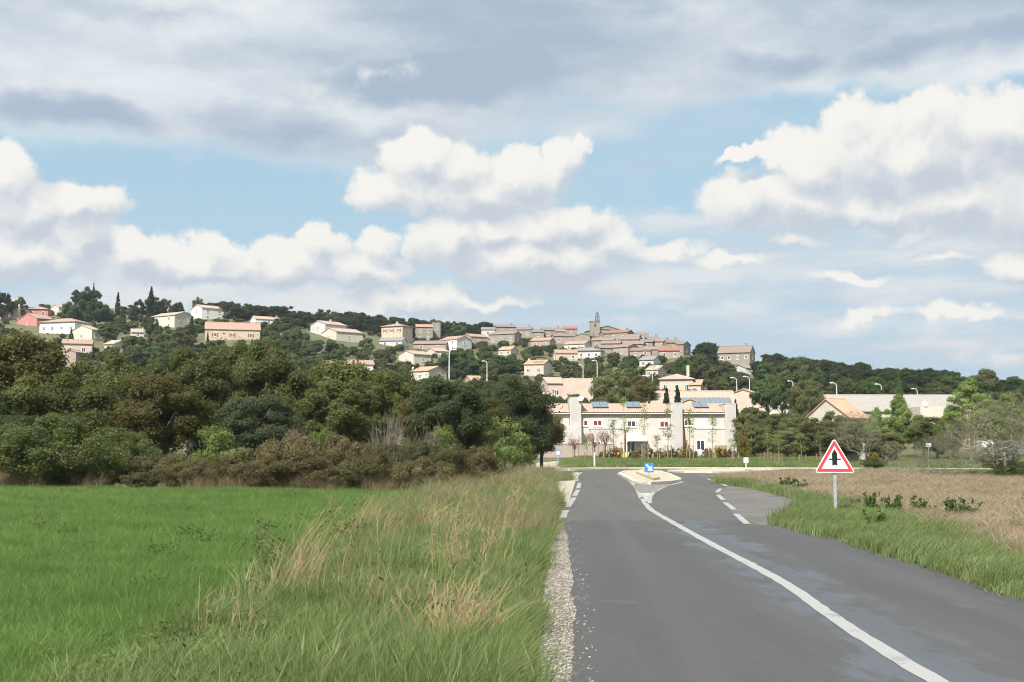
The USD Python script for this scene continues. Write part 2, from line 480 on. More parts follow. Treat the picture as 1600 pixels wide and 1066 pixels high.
# built
for k, c in dict(white=(.6474, .635, .5976), cream=(.5478, .498, .415), peach=(.5146, .415, .3444), pink=(.4565, .1992, .1826), beige=(.498, .3984, .2988), stone=(.2739, .2407, .1992), greywhite=(.4814, .4731, .4524), yellow=(.5478, .4648, .2905),
                 oldpink=(.332, .2615, .22), terrace=(.5478, .5021, .4482), fin=(.4648, .4441, .415), wallgrey=(.498, .4689, .4399), garden=(.3486, .2946, .249), concrete=(.4565, .4316, .3818)).items():
    M['w_' + k] = simple('render_' + k, c, .9, .06, .8, spec=.2, bump=.08, bscale=30)


def stained(name, color):
    """Rendered wall with faint runs and grime."""
    g = Graph()
    pos = g.add('geometry') + '.position'
    run = g.noise(g.mul(pos, (2.2, 2.2, .22)), 1.0, 5, .65)
    blot = g.noise(pos, .55, 5, .6)
    c = np.array(color)
    col = g.mix(g.range(blot, .3, .7), tuple(c * .92), tuple(np.clip(c * 1.05, 0, 1)))
    col = g.mix(g.math('multiply', g.range(run, .52, .72), .38), col, tuple(c * .72))
    p = g.add('principled_bsdf', base_color=col, roughness=.9, specular_ior_level=.2)
    return usdkit.material(stage, '/World/Looks/' + name, g.n, g.l, surface=p + '.BSDF')


M['w_terrace'] = stained('stained_terrace_render', (.545, .50, .445))
M['w_fin'] = stained('stained_fin_render', (.45, .43, .40))
M['w_cream'] = stained('stained_cream_render', (.54, .49, .41))
M['w_stone'] = stained('stained_shaded_old_stone', (.265, .235, .195))  # old stone, its colour darkened to carry the cloud shade over the village


def tiles(name, color, var=.2):
    g = Graph()
    geo = g.add('geometry')
    tc = g.add('texture_coordinate') + '.object'
    n = g.noise(tc, 1.6, 5, .65)
    n2 = g.noise(tc, 9.0, 3, .6)
    t = g.math('multiply_add', n2, .6, g.math('multiply', n, .5))
    c = np.array(color)
    col = g.mix(g.range(t, .34, .74), tuple(c * (1 - var)), tuple(np.clip(c * (1 + var), 0, 1)))
    w = g.add('wave_texture', wave_type='bands', bands_direction='x', vector=tc, scale=.75) + '.fac'
    b = g.add('bump', height=w, strength=.6, distance=.06)
    p = g.add('principled_bsdf', base_color=col, roughness=.85, specular_ior_level=.2, normal=b + '.normal')
    return usdkit.material(stage, '/World/Looks/' + name, g.n, g.l, surface=p + '.BSDF')


for k, c in dict(terra=(.3698, .2494, .1935), pale=(.43, .3225, .258), orange=(.473, .2967, .1978), old=(.235, .18, .15), grey=(.258, .2408, .2236), red=(.31, .145, .11), shed=(.344, .3182, .2881), oldpink=(.275, .20, .17)).items():  # the old village roof colour is deepened to include cloud shade
    M['r_' + k] = tiles('roof_' + k, c)
M['pane'] = glass('window_glass', (.035, .04, .05))
M['pane_red'] = glass('red_curtain_glass', (.16, .025, .03))
M['solar'] = glass('solar_panel_glass', (.17, .20, .24))
M['solar_roof'] = glass('solar_strip_glass', (.17, .19, .215))
M['frame_white'] = simple('white_frame', (.80, .79, .77), .5, .03)
M['shutter'] = simple('shutter_paint', (.50, .58, .52), .7, .1)
M['shutter_brown'] = simple('brown_shutter', (.22, .12, .08), .7, .1)
M['metal'] = simple('galvanised_steel', (.46, .48, .49), .45, .15, 9, metal=.6)
M['lampgrey'] = simple('lamp_post_paint', (.66, .68, .68), .5, .06)
M['iron'] = simple('wrought_iron', (.12, .11, .11), .6, .2)
M['dish'] = simple('dish_white', (.82, .81, .79), .4, .04)
M['sign_white'] = simple('sign_white', (.84, .84, .82), .35, .02)
M['sign_red'] = simple('sign_red', (.55, .055, .065), .35, .05)
M['sign_black'] = simple('sign_black', (.015, .015, .017), .4, .05)
M['sign_blue'] = simple('sign_blue', (.035, .20, .62), .35, .05)
M['sign_back'] = simple('sign_back_grey', (.55, .57, .58), .5, .06)
M['tent_red'] = simple('tent_red', (.75, .16, .06), .6, .05)
M['tent_lime'] = simple('tent_lime', (.42, .72, .05), .6, .05)
M['rust'] = simple('climber_brown', (.15, .075, .05), .9, .3, 3)
M['carpaint'] = simple('white_car_paint', (.75, .75, .74), .25, .02, spec=.6)
M['tyre'] = simple('tyre_rubber', (.02, .02, .02), .8, .1)


def asphalt():
    """Two surfacings that meet across the road, with smooth bitumen bands along the middle of the nearer one."""
    g = Graph()
    pos = g.add('geometry') + '.position'
    sep = g.add('separate_xyz', vector=pos)
    x, y = sep + '.x', sep + '.y'
    wob = g.noise(pos, .35, 3, .5)
    far = g.range(g.math('multiply_add', wob, 1.2, y), 28.3, 28.9)
    grain = g.noise(pos, 42, 4, .75)
    med = g.noise(g.mul(pos, (1.6, .22, 1)), 1.0, 5, .6)
    big = g.noise(g.mul(pos, (.9, .06, 1)), 1.0, 4, .55)
    near_c = g.mix(med, (.0609, .06133, .06177), (.09222, .09091, .08874))
    far_c = g.mix(med, (.08526, .08091, .07482), (.1166, .1105, .1018))
    col = g.mix(far, near_c, far_c)
    # bled bitumen: bluish smooth patches either side of the centre line
    off = g.math('subtract', x, g.math('multiply_add', y, .048, 2.86))
    ab = g.math('absolute', off)
    patch = g.range(g.math('multiply_add', g.noise(g.mul(pos, (1.3, .5, 1)), 1.2, 5, .62), 1.9, g.math('multiply', ab, -.62)), .58, .86)
    patch2 = g.range(g.noise(g.mul(pos, (.55, .28, 1)), 1.5, 5, .6), .60, .70)
    patch = g.math('maximum', patch, g.math('multiply', patch2, .8))
    patch = g.math('multiply', patch, g.math('subtract', 1.0, far))
    col = g.mix(g.math('multiply', patch, .62), col, (.108, .122, .142))
    # wheel tracks slightly darker, grit lighter at the margin
    col = g.mix(g.math('multiply', g.range(big, .45, .62), .32), col, (.062, .061, .060))
    col = g.mix(g.math('multiply', g.range(grain, .56, .72), .55), col, (.22, .21, .195))
    for o_ in (-1.75, -.55, .6, 1.7):
        tr = g.range(g.math('absolute', g.math('subtract', off, o_)), .30, .05)
        tr = g.math('multiply', tr, g.range(big, .35, .7, .25, .9))
        col = g.mix(g.math('multiply', tr, .35), col, (.115, .113, .110))
    rough = g.math('multiply_add', patch, -.22, .82)
    b = g.add('bump', height=grain, strength=.6, distance=.015)
    p = g.add('principled_bsdf', base_color=col, roughness=rough, specular_ior_level=.35, normal=b + '.normal')
    return usdkit.material(stage, '/World/Looks/asphalt', g.n, g.l, surface=p + '.BSDF')


def paint():
    g = Graph()
    pos = g.add('geometry') + '.position'
    n = g.noise(pos, 30, 6, .75)
    n2 = g.noise(pos, 1.5, 4, .6)
    wear = g.range(g.math('multiply_add', n2, .55, g.math('multiply', n, .55)), .58, .72)
    col = g.mix(g.math('multiply', wear, .75), (.34, .3357, .3187), (.1275, .1275, .1232))
    p = g.add('principled_bsdf', base_color=col, roughness=.8, specular_ior_level=.25)
    return usdkit.material(stage, '/World/Looks/road_paint', g.n, g.l, surface=p + '.BSDF')


M['asphalt'], M['paint'] = asphalt(), paint()

# ------------------------------------------------------------------ ground and roads
from shapely.geometry import Polygon, LineString, Point
from shapely.ops import unary_union
import shapely


def ground_sheet():
    ang = np.radians(np.concatenate([np.arange(-180, -44, 4), np.arange(-44, 44, .35), np.arange(44, 180, 4)]))
    rad = np.concatenate([[1.5], np.arange(6, 99, 6), np.geomspace(100, 900, 130), np.geomspace(960, 3000, 8)])
    A, R = np.meshgrid(ang, rad, indexing='ij')
    x, y = np.sin(A) * R, np.cos(A) * R
    z = H(x, y)
    n, m = A.shape
    v = np.vstack([np.stack([x, y, z], -1).reshape(-1, 3), [[0, 0, 0]]])
    i, j = np.meshgrid(np.arange(n), np.arange(m - 1), indexing='ij')
    k = (i + 1) % n
    q = np.stack([i * m + j, i * m + j + 1, k * m + j + 1, k * m + j], -1).reshape(-1, 4)[:, ::-1]
    f = np.vstack([q[:, [0, 1, 2]], q[:, [0, 2, 3]], [[n * m, ((a + 1) % n) * m, a * m] for a in range(n)]])
    fl = np.cross(v[f[:, 1]] - v[f[:, 0]], v[f[:, 2]] - v[f[:, 0]])[:, 2] < 0
    f[fl] = f[fl][:, ::-1]
    p = usdkit.mesh(stage, '/World/' + numbered('/World', 'ground'), (v, f), M['soil'], smooth=True).GetPrim()
    tag(p, 'rough green and brown ground rising to the village hill', 'ground', kind='structure')


ground_sheet()

# thin spring haze over the valley
HB = MB().box((0, 0, 59), (6400, 6400, 122))
M['haze'] = usdkit.material(stage, '/World/Looks/haze_air', {'v': ('principled_volume', {'color': (.80, .88, 1.0), 'density': .00013, 'anisotropy': .3})}, [], volume='v.volume')
tag(HB.put('haze', M['haze']), 'thin pale haze over the valley', 'haze', kind='stuff')


def pxpoly(pts, z=0.0):
    return [tuple(flat(a, b)[:2]) for a, b in pts]


def jitter_line(pts, amp, step, seed):
    """Resamples a plan polyline and roughens it."""
    ln = LineString(pts)
    n = max(2, int(ln.length / step))
    out = []
    for k in range(n + 1):
        p = ln.interpolate(k / n, normalized=True)
        a = (meshkit.fbm(np.array([[p.x * 1.7, p.y * 1.7, seed]]), 3, seed)[0] - .5) * 2 * amp
        out.append((p.x + a, p.y + a * .3))
    return out


def sheet(name, poly, z, mat, parent='/World', cut=None, hz=False, step=None):
    poly = Polygon(poly) if not hasattr(poly, 'geom_type') else poly
    poly = poly.buffer(0)
    if cut is not None:
        poly = poly.difference(cut)
    mb = MB()
    for gpoly in getattr(poly, 'geoms', [poly]):
        if gpoly.area < 1e-4:
            continue
        v, f = trimesh.creation.triangulate_polygon(gpoly, engine='earcut')
        if step:
            m = trimesh.Trimesh(np.column_stack([v, np.zeros(len(v))]), f, process=False)
            vv, ff = trimesh.remesh.subdivide_to_size(m.vertices, m.faces, step, max_iter=12)
            v, f = vv[:, :2], ff
        zz = (H(v[:, 0], v[:, 1]) if hz else 0) + z
        v3 = np.column_stack([v, np.zeros(len(v)) + zz])
        fl = np.cross(v3[f[:, 1]] - v3[f[:, 0]], v3[f[:, 2]] - v3[f[:, 0]])[:, 2] < 0
        f = np.array(f); f[fl] = f[fl][:, ::-1]
        mb.add(v3, f)
    return mb.put(name, mat, parent)


# edges of the road in plan, from near to far
LEFT_E = [(.30, -30), (.40, 0), tuple(flat(893, 1066)[:2])] + pxpoly([(893, 980), (892, 900), (886, 850), (881, 815), (885, 795), (893, 772), (899, 753), (905, 743), (914, 737.6), (925, 735.4)])
FAR_E = pxpoly([(960, 733.6), (1050, 733.2), (1150, 733.6), (1260, 734), (1400, 734.4), (1700, 736)])
RING_IN = pxpoly([(1700, 741), (1400, 738.3), (1290, 740), (1180, 743), (1128, 745.5), (1106, 749)])
RIGHT_E = pxpoly([(1121, 754), (1137, 760), (1129, 764), (1121, 770), (1120, 776), (1131, 786.5), (1149, 805), (1170, 823), (1212, 820), (1300, 841), (1400, 870), (1600, 935)]) + [(5.95, 8), (5.75, 0), (5.6, -30)]
left_rough = jitter_line(LEFT_E[:6], .05, .25, 3) + LEFT_E[6:]
ROAD = Polygon(left_rough + FAR_E + RING_IN + RIGHT_E).buffer(0)

sh_in = [(.0, -30), (.10, 0), tuple(flat(846, 1066)[:2])] + pxpoly([(850, 980), (854, 900), (862, 850), (871, 828)])
SHOULDER = Polygon(jitter_line(sh_in, .07, .2, 9) + [(flat(884, 828)[0] + .15, flat(884, 828)[1])] + [(x + .25, y) for x, y in LEFT_E[:6][::-1]]).buffer(0)
LAYBY = Polygon(jitter_line(pxpoly([(1150, 808), (1118, 774), (1116, 766), (1132, 757), (1160, 762), (1200, 770), (1256, 785), (1238, 803), (1205, 826)]), .1, .4, 5)).buffer(0)
PATCH_L = Polygon(jitter_line(pxpoly([(905, 737), (890, 733.5), (868, 734), (866, 745), (868, 758), (880, 775), (886, 790), (900, 776), (906, 752)]), .12, .5, 6)).buffer(0)

tag(sheet('gravel_shoulder', SHOULDER, .004, M['gravel'], cut=None), 'narrow strip of pale loose gravel along the left road edge', 'gravel', kind='structure')
tag(sheet('layby', LAYBY, .004, M['layby']), 'grey gravelled lay-by on the right before the dry field', 'lay-by', kind='structure')
tag(sheet('gravel_patch', PATCH_L, .004, M['path']), 'pale gravel patch left of the road by the trees', 'gravel', kind='structure')
road = tag(xform('/World/road'), 'grey asphalt country road curving to a roundabout', 'road', kind='structure')
sheet('carriageway', ROAD, .010, M['asphalt'], road)


def ribbon(name, pts, w, z, parent, mat, jit=0.006, n_step=.25):
    ln = LineString(pts)
    n = max(2, int(ln.length / n_step))
    p = np.array([ln.interpolate(k / n, normalized=True).coords[0] for k in range(n + 1)])
    t = np.gradient(p, axis=0); t /= np.linalg.norm(t, axis=1, keepdims=True)
    nrm = np.column_stack([t[:, 1], -t[:, 0]])
    r = np.random.default_rng(len(name) + n)
    ww = np.broadcast_to(w, (n + 1,))[:, None] / 2 if np.ndim(w) else w / 2
    a, b = p + nrm * (ww + r.normal(0, jit, (n + 1, 1))), p - nrm * (ww + r.normal(0, jit, (n + 1, 1)))
    v = np.column_stack([np.vstack([a, b]), np.full(2 * n + 2, z)])
    f = [[k, k + 1, n + 2 + k] for k in range(n)] + [[k, n + 2 + k, n + 1 + k] for k in range(n)]
    f = np.array(f)
    if np.cross(v[f[0, 1]] - v[f[0, 0]], v[f[0, 2]] - v[f[0, 0]])[2] < 0:
        f = f[:, ::-1]
    return MB().add(v, f).put(name, mat, parent)


def smooth_px(pts, n=40):
    """A smooth plan curve through photo pixels on the level road."""
    from scipy.interpolate import PchipInterpolator
    p = np.array(pxpoly(pts))
    s = np.concatenate([[0], np.cumsum(np.linalg.norm(np.diff(p, axis=0), axis=1))])
    q = np.linspace(0, s[-1], n)
    return np.column_stack([PchipInterpolator(s, p[:, 0])(q), PchipInterpolator(s, p[:, 1])(q)])


c_near = smooth_px([(1462, 1066), (1330, 985), (1218, 908), (1110, 850), (1042, 812), (1020, 799), (1009, 788), (1004, 778)], 50)
c_near = np.vstack([[(2.75, -30), (2.88, 0)], c_near])
ribbon('centre_line', c_near, .17, .014, road, M['paint'])
ribbon('island_line', smooth_px([(1002, 779.5), (997, 768), (990, 758), (978, 748), (968, 743), (966, 741), (970, 738.6), (984, 737)], 40), .17, .014, road, M['paint'])
ribbon('island_line', smooth_px([(1014.5, 787), (1015.5, 778), (1022, 769), (1036, 761), (1052, 757), (1064, 754), (1065, 752.6), (1058, 750.6)], 40), .17, .014, road, M['paint'])
for a, b in (((879.5, 810), (884.5, 798)), ((887, 793), (897, 778)), ((897.5, 775.5), (903, 766)), ((903.5, 763.5), (905.5, 755)), ((902, 752), (900.5, 746)), ((902, 743.5), (909, 738))):
    ribbon('edge_dash', pxpoly([a, b]), .18, .014, road, M['paint'], n_step=.6)
for a, b in (((1168, 819.5), (1150, 804)), ((1147, 797), (1133, 786)), ((1130, 782), (1122, 774)), ((1119.5, 770), (1126, 764))):
    ribbon('edge_dash', pxpoly([a, b]), .16, .014, road, M['paint'], n_step=.6)
ribbon('edge_line', smooth_px([(1134, 760), (1131, 757.5), (1124, 755), (1121, 754), (1118, 752.5), (1110, 750.5), (1106, 748.5)], 24), .15, .014, road, M['paint'])
for a, b in (((1095, 743.6), (1103, 743.3)), ((1107, 743.1), (1116, 742.8)), ((1120, 742.6), (1128, 742.3))):
    ribbon('give_way_dash', pxpoly([a, b]), .4, .014, road, M['paint'], n_step=.6)
ribbon('ring_line', pxpoly([(1180, 741.3), (1290, 738.6), (1400, 737.2), (1700, 739.6)]), .5, .014, road, M['paint'])


def kerb_run(parent, pts, w, h, z=0.0, length=1.0, name='kerb_stone', mat=None, gap=.012):
    """Kerb stones laid one by one along a plan line."""
    ln = LineString(pts)
    n = max(1, round(ln.length / length))
    for k in range(n):
        a, b = np.array(ln.interpolate(k / n, normalized=True).coords[0]), np.array(ln.interpolate((k + 1) / n, normalized=True).coords[0])
        L = np.linalg.norm(b - a) - gap
        if L < .05:
            continue
        mb = MB()
        t = .02
        prof = [(-w / 2, 0), (w / 2, 0), (w / 2, h - t), (w / 2 - t, h), (-w / 2 + t, h), (-w / 2, h - t)]
        v = [[sx * L / 2, y_, z_] for sx in (-1, 1) for y_, z_ in prof]
        f = [[i, (i + 1) % 6, 6 + (i + 1) % 6] for i in range(6)] + [[i, 6 + (i + 1) % 6, 6 + i] for i in range(6)]
        f += [[0, 5, i] if False else [0, i + 1, i] for i in range(1, 5)] + [[6, 6 + i, 7 + i] for i in range(1, 5)]
        mb.add(v, f).move((*(a + b) / 2, z), math.atan2(*(b - a)[::-1]))
        mb.put(name, mat or M['kerb'], parent)


# the kerbed island that splits the lanes
isl_px = [(969, 742.5), (976, 739.2), (988, 737.4), (1005, 737.4), (1030, 738.6), (1046, 744), (1060, 751), (1061, 753), (1046, 755.5), (1012, 757.5), (993, 756), (982, 750)]
isl = Polygon(pxpoly(isl_px))
isl_c = np.array(isl.centroid.coords[0])
t = thing('traffic_island', 'cream kerbed traffic island with sandy fill splitting the road lanes', 'traffic island')
ring = list(isl.exterior.coords)
kerb_run(t, ring, .28, .14, .010, 1.1)
sheet('sand_fill', isl.buffer(-.12), .115, M['apron'], t)
inner = isl.buffer(-1.0)
if inner.area > 0:
    mb = MB(); mb.prism(list(inner.exterior.coords)[:-1], .116, .24); mb.put('raised_bed', M['apron'], t)
sheet('cement_tip', Polygon(pxpoly([(1000.5, 776), (1016, 776), (1014, 784), (1008, 789), (1004, 785)])), .0115, M['cement'], t)
sheet('cement_strip', Polygon(pxpoly([(997, 770.6), (1022, 770.6), (1016, 775.5), (1001, 775.5)])), .0115, M['cement'], t)
# rows of setts before the island
sett_poly = Polygon(pxpoly([(989, 758.8), (1046, 758.0), (1024, 769.8), (998, 770)]))
sheet('sett_bed', sett_poly, .0115, M['cement'], t)
x0, y0, x1, y1 = sett_poly.bounds
rw = np.random.default_rng(4)
yy, k = y0, 0
while yy < y1:
    xx = x0 + (.11 if k % 2 else 0)
    while xx < x1:
        w_ = .21 + rw.uniform(-.02, .02)
        if sett_poly.contains(Point(xx + w_ / 2, yy + .28)) and k < 60:
            MB().box((xx + w_ / 2, yy + .28, .018), (w_ - .02, .52, .025 + rw.uniform(0, .012))).put('sett', M['sett'], t)
        xx += w_
    yy += .56
    k += 1

# low cream apron of the roundabout on the right
apr = Polygon(pxpoly([(1046, 737.6), (1075, 736.4), (1160, 735.8), (1230, 736.2), (1180, 739.0), (1110, 739.8), (1068, 739.4)]))
t = thing('roundabout_apron', 'long low cream kerbed roundabout edge right of the blue arrow sign', 'roundabout kerb')
kerb_run(t, list(apr.exterior.coords), .35, .14, .010, 2.0)
sheet('sand_fill', apr.buffer(-.15), .12, M['apron'], t)
MB().box((*flat(1170.5, 738.2)[:2], .16), (.5, .5, .1)).put('stone', M['sett'], t)
# far kerb of the ring road
t = thing('ring_kerb', 'thin pale kerb along the far side of the ring road', 'kerb')
kerb_run(t, pxpoly([(870, 734.2), (925, 733.2), (960, 732.6), (1050, 732.3), (1150, 732.7), (1260, 733), (1400, 733.4), (1700, 735)]), .25, .12, 0, 4.0)

# fields
CROP = Polygon([(-2.4, -4), (-2.5, 8), (-2.6, 30), (-2.9, 41.5), (-10, 44.5), (-25, 47.5), (-60, 50), (-60, -4)])
tag(sheet('crop_field', CROP, .004, M['field_soil']), 'level field of young green wheat left of the road', 'field', kind='structure')
DRY = Polygon(pxpoly([(1600, 885), (1440, 822), (1330, 790), (1256, 776), (1160, 754), (1130, 748), (1180, 744.5), (1290, 742.5), (1400, 741), (1480, 748), (1700, 752)]) + [(60, 52), (60, 5), (8.6, 5)]).buffer(0)
tag(sheet('dry_field', DRY, .004, M['dry_soil']), 'fallow field of dry pinkish straw right of the road', 'field', kind='structure')
# pale paths beyond the ring road
def hillsheet(name, px, mat, label, cat):
    pts = [tuple(at(a, b, D(a, b))[:2]) for a, b in px]
    p = sheet(name, Polygon(pts), .03, mat, hz=True, step=3.0)
    tag(p, label, cat, kind='structure')
hillsheet('footpath', [(1062, 721), (1100, 717.5), (1240, 715.5), (1330, 716), (1330, 719), (1240, 718.4), (1110, 721)], M['path'], 'pale gravel footpath beyond the ring road before the white terrace', 'path')
hillsheet('gravel_bank', [(838, 724), (870, 721), (905, 724.5), (945, 728), (942, 731.5), (890, 732.2), (838, 732.2)], M['path'], 'pale sandy bank left of the ring road below the beige wall', 'bank')

# ------------------------------------------------------------------ buildings
HOUSES = []
BOXES = []      # (x0, x1, ytop, ybottom, distance) of what trees must leave in view


def window(parent, c, w, h, ax, nrm, frame='frame_white', pane='pane', sash=2, shutters=None, proud=.03):
    """A window: reveal frame, panes and optional shutters. c: centre on the wall, ax: direction along the wall, nrm: outward."""
    rz = math.atan2(ax[1], ax[0])
    c, ax, nrm = np.array(c, float), np.array([*ax, 0.]), np.array([*nrm, 0.])
    fr = MB()
    t = min(.09, w * .14)
    fr.box(c + nrm * proud / 2 + [0, 0, h / 2 - t / 2], (w, proud + .04, t), rz).box(c + nrm * proud / 2 - [0, 0, h / 2 - t / 2], (w, proud + .04, t), rz)
    xs = np.linspace(-w / 2 + t / 2, w / 2 - t / 2, sash + 1)
    for x in xs:
        fr.box(c + nrm * proud / 2 + ax * x, (t, proud + .04, h - 2 * t), rz)
    fr.box(c + nrm * .05 - [0, 0, h / 2 + .04], (w + .2, .16, .07), rz)
    win = fr.put('window', M[frame], parent)
    for a, b in zip(xs[:-1], xs[1:]):
        MB().box(c + ax * (a + b) / 2 + nrm * .005, (b - a - t + .004, .02, h - 2 * t + .004), rz).put('pane', M[pane], win)
    if shutters:
        for s in (-1, 1):
            MB().box(c + ax * s * (w / 2 + w * .26) + nrm * .03, (w * .48, .05, h), rz).put('shutter', M[shutters], parent)


def slab(mb, a, b, c, d, t):
    """A thick quad (corners in order), thickness t downwards."""
    v = np.array([a, b, c, d], float)
    w = v - [0, 0, t]
    mb.add(np.vstack([v, w]), [[0, 1, 2, 3], [7, 6, 5, 4], [0, 4, 5, 1], [1, 5, 6, 2], [2, 6, 7, 3], [3, 7, 4, 0]])


def gable_shape(L, P, hw, rh, ov=.35, plinth=3.0):
    """Walls with gable ends and a two-slope roof; ridge along x; front at y = 0."""
    wall, roof = MB(), MB()
    prof = [(0, -plinth), (P, -plinth), (P, hw), (P / 2, hw + rh), (0, hw)]
    v = [[sx * L / 2, y, z] for sx in (-1, 1) for y, z in prof]
    f = [[0, 2, 1], [0, 3, 2], [0, 4, 3], [5, 6, 7], [5, 7, 8], [5, 8, 9]]
    f += [[i, (i + 1) % 5, 5 + (i + 1) % 5] for i in range(5)] + [[i, 5 + (i + 1) % 5, 5 + i] for i in range(5)]
    wall.add(v, f)
    k = rh / (P / 2)
    e = .14
    X = L / 2 + .22
    slab(roof, (-X, -ov, hw - ov * k + e), (X, -ov, hw - ov * k + e), (X, P / 2, hw + rh + e), (-X, P / 2, hw + rh + e), .13)
    slab(roof, (X, P + ov, hw - ov * k + e), (-X, P + ov, hw - ov * k + e), (-X, P / 2 + .003, hw + rh + e), (X, P / 2 + .003, hw + rh + e), .13)
    rp = np.array([[x, P / 2, hw + rh + e] for x in np.linspace(-X, X, 5)])
    roof.tube(rp, .13, 6)
    return wall, roof


def hip_shape(L, P, hw, rh, ov=.5, plinth=3.0):
    wall, roof = MB(), MB()
    wall.box((0, P / 2, (hw - plinth) / 2), (L, P, hw + plinth))
    a, b = L / 2 + ov, ov
    r = max(L / 2 - P / 2, .05)
    v = np.array([[-a, -b, hw], [a, -b, hw], [a, P + b, hw], [-a, P + b, hw], [-r, P / 2, hw + rh], [r, P / 2, hw + rh],
                  [-a, -b, hw - .14], [a, -b, hw - .14], [a, P + b, hw - .14], [-a, P + b, hw - .14]])
    v[:, 2] += .15
    f = [[0, 1, 5], [0, 5, 4], [1, 2, 5], [2, 3, 4], [2, 4, 5], [3, 0, 4], [6, 8, 7], [6, 9, 8]]
    for i in range(4):
        j = (i + 1) % 4
        f += [[i, 6 + i, 6 + j], [i, 6 + j, j]]
    roof.add(v, f)
    return wall, roof


def shed_shape(L, P, hw, rh, ov=.4, plinth=3.0):
    wall, roof = MB(), MB()
    prof = [(0, -plinth), (P, -plinth), (P, hw + rh), (0, hw)]
    v = [[sx * L / 2, y, z] for sx in (-1, 1) for y, z in prof]
    f = [[0, 2, 1], [0, 3, 2], [4, 5, 6], [4, 6, 7]] + [[i, (i + 1) % 4, 4 + (i + 1) % 4] for i in range(4)] + [[i, 4 + (i + 1) % 4, 4 + i] for i in range(4)]
    wall.add(v, f)
    k, X, e = rh / P, L / 2 + .22, .14
    slab(roof, (-X, -ov, hw - ov * k + e), (X, -ov, hw - ov * k + e), (X, P + .2, hw + rh + .2 * k + e), (-X, P + .2, hw + rh + .2 * k + e), .13)
    return wall, roof


def flat_shape(L, P, hw, rh, plinth=3.0):
    wall, roof = MB(), MB()
    wall.box((0, P / 2, (hw - plinth) / 2), (L, P, hw + plinth))
    for c, s in (((0, .12, hw + .15), (L, .24, .3)), ((0, P - .12, hw + .15), (L, .24, .3)), ((-L / 2 + .12, P / 2, hw + .15), (.24, P - .482, .3)), ((L / 2 - .12, P / 2, hw + .15), (.24, P - .482, .3))):
        roof.box(c, s)
    return wall, roof


SHAPES = dict(gable=gable_shape, hip=hip_shape, shed=shed_shape, flat=flat_shape)


def dish(parent, c, r=.4, toward=(-.3, -1)):
    mb = MB()
    n, rings = 14, 3
    ax = np.array([toward[0], toward[1], .5]); ax /= np.linalg.norm(ax)
    u = np.cross(ax, [0, 0, 1.]); u /= np.linalg.norm(u); w = np.cross(u, ax)
    v = [np.array(c) - ax * .15]
    for k in range(1, rings + 1):
        rr = r * k / rings
        v += [np.array(c) - ax * .15 * (1 - (k / rings) ** 2) + (u * math.cos(q) + w * math.sin(q)) * rr for q in np.arange(n) * 2 * math.pi / n]
    f = [[0, 1 + j, 1 + (j + 1) % n] for j in range(n)]
    for k in range(rings - 1):
        a, b = 1 + k * n, 1 + (k + 1) * n
        f += [[a + j, b + j, b + (j + 1) % n] for j in range(n)] + [[a + j, b + (j + 1) % n, a + (j + 1) % n] for j in range(n)]
    mb.add(v, f)
    mb.add(np.array(v) - ax * .02, np.array(f)[:, ::-1])
    mb.tube([np.array(c) - ax * .12, np.array(c) - ax * .35, np.array(c) - ax * .35 - [0, 0, r * 1.6]], .03, 5)
    return mb.put('satellite_dish', M['dish'], parent)


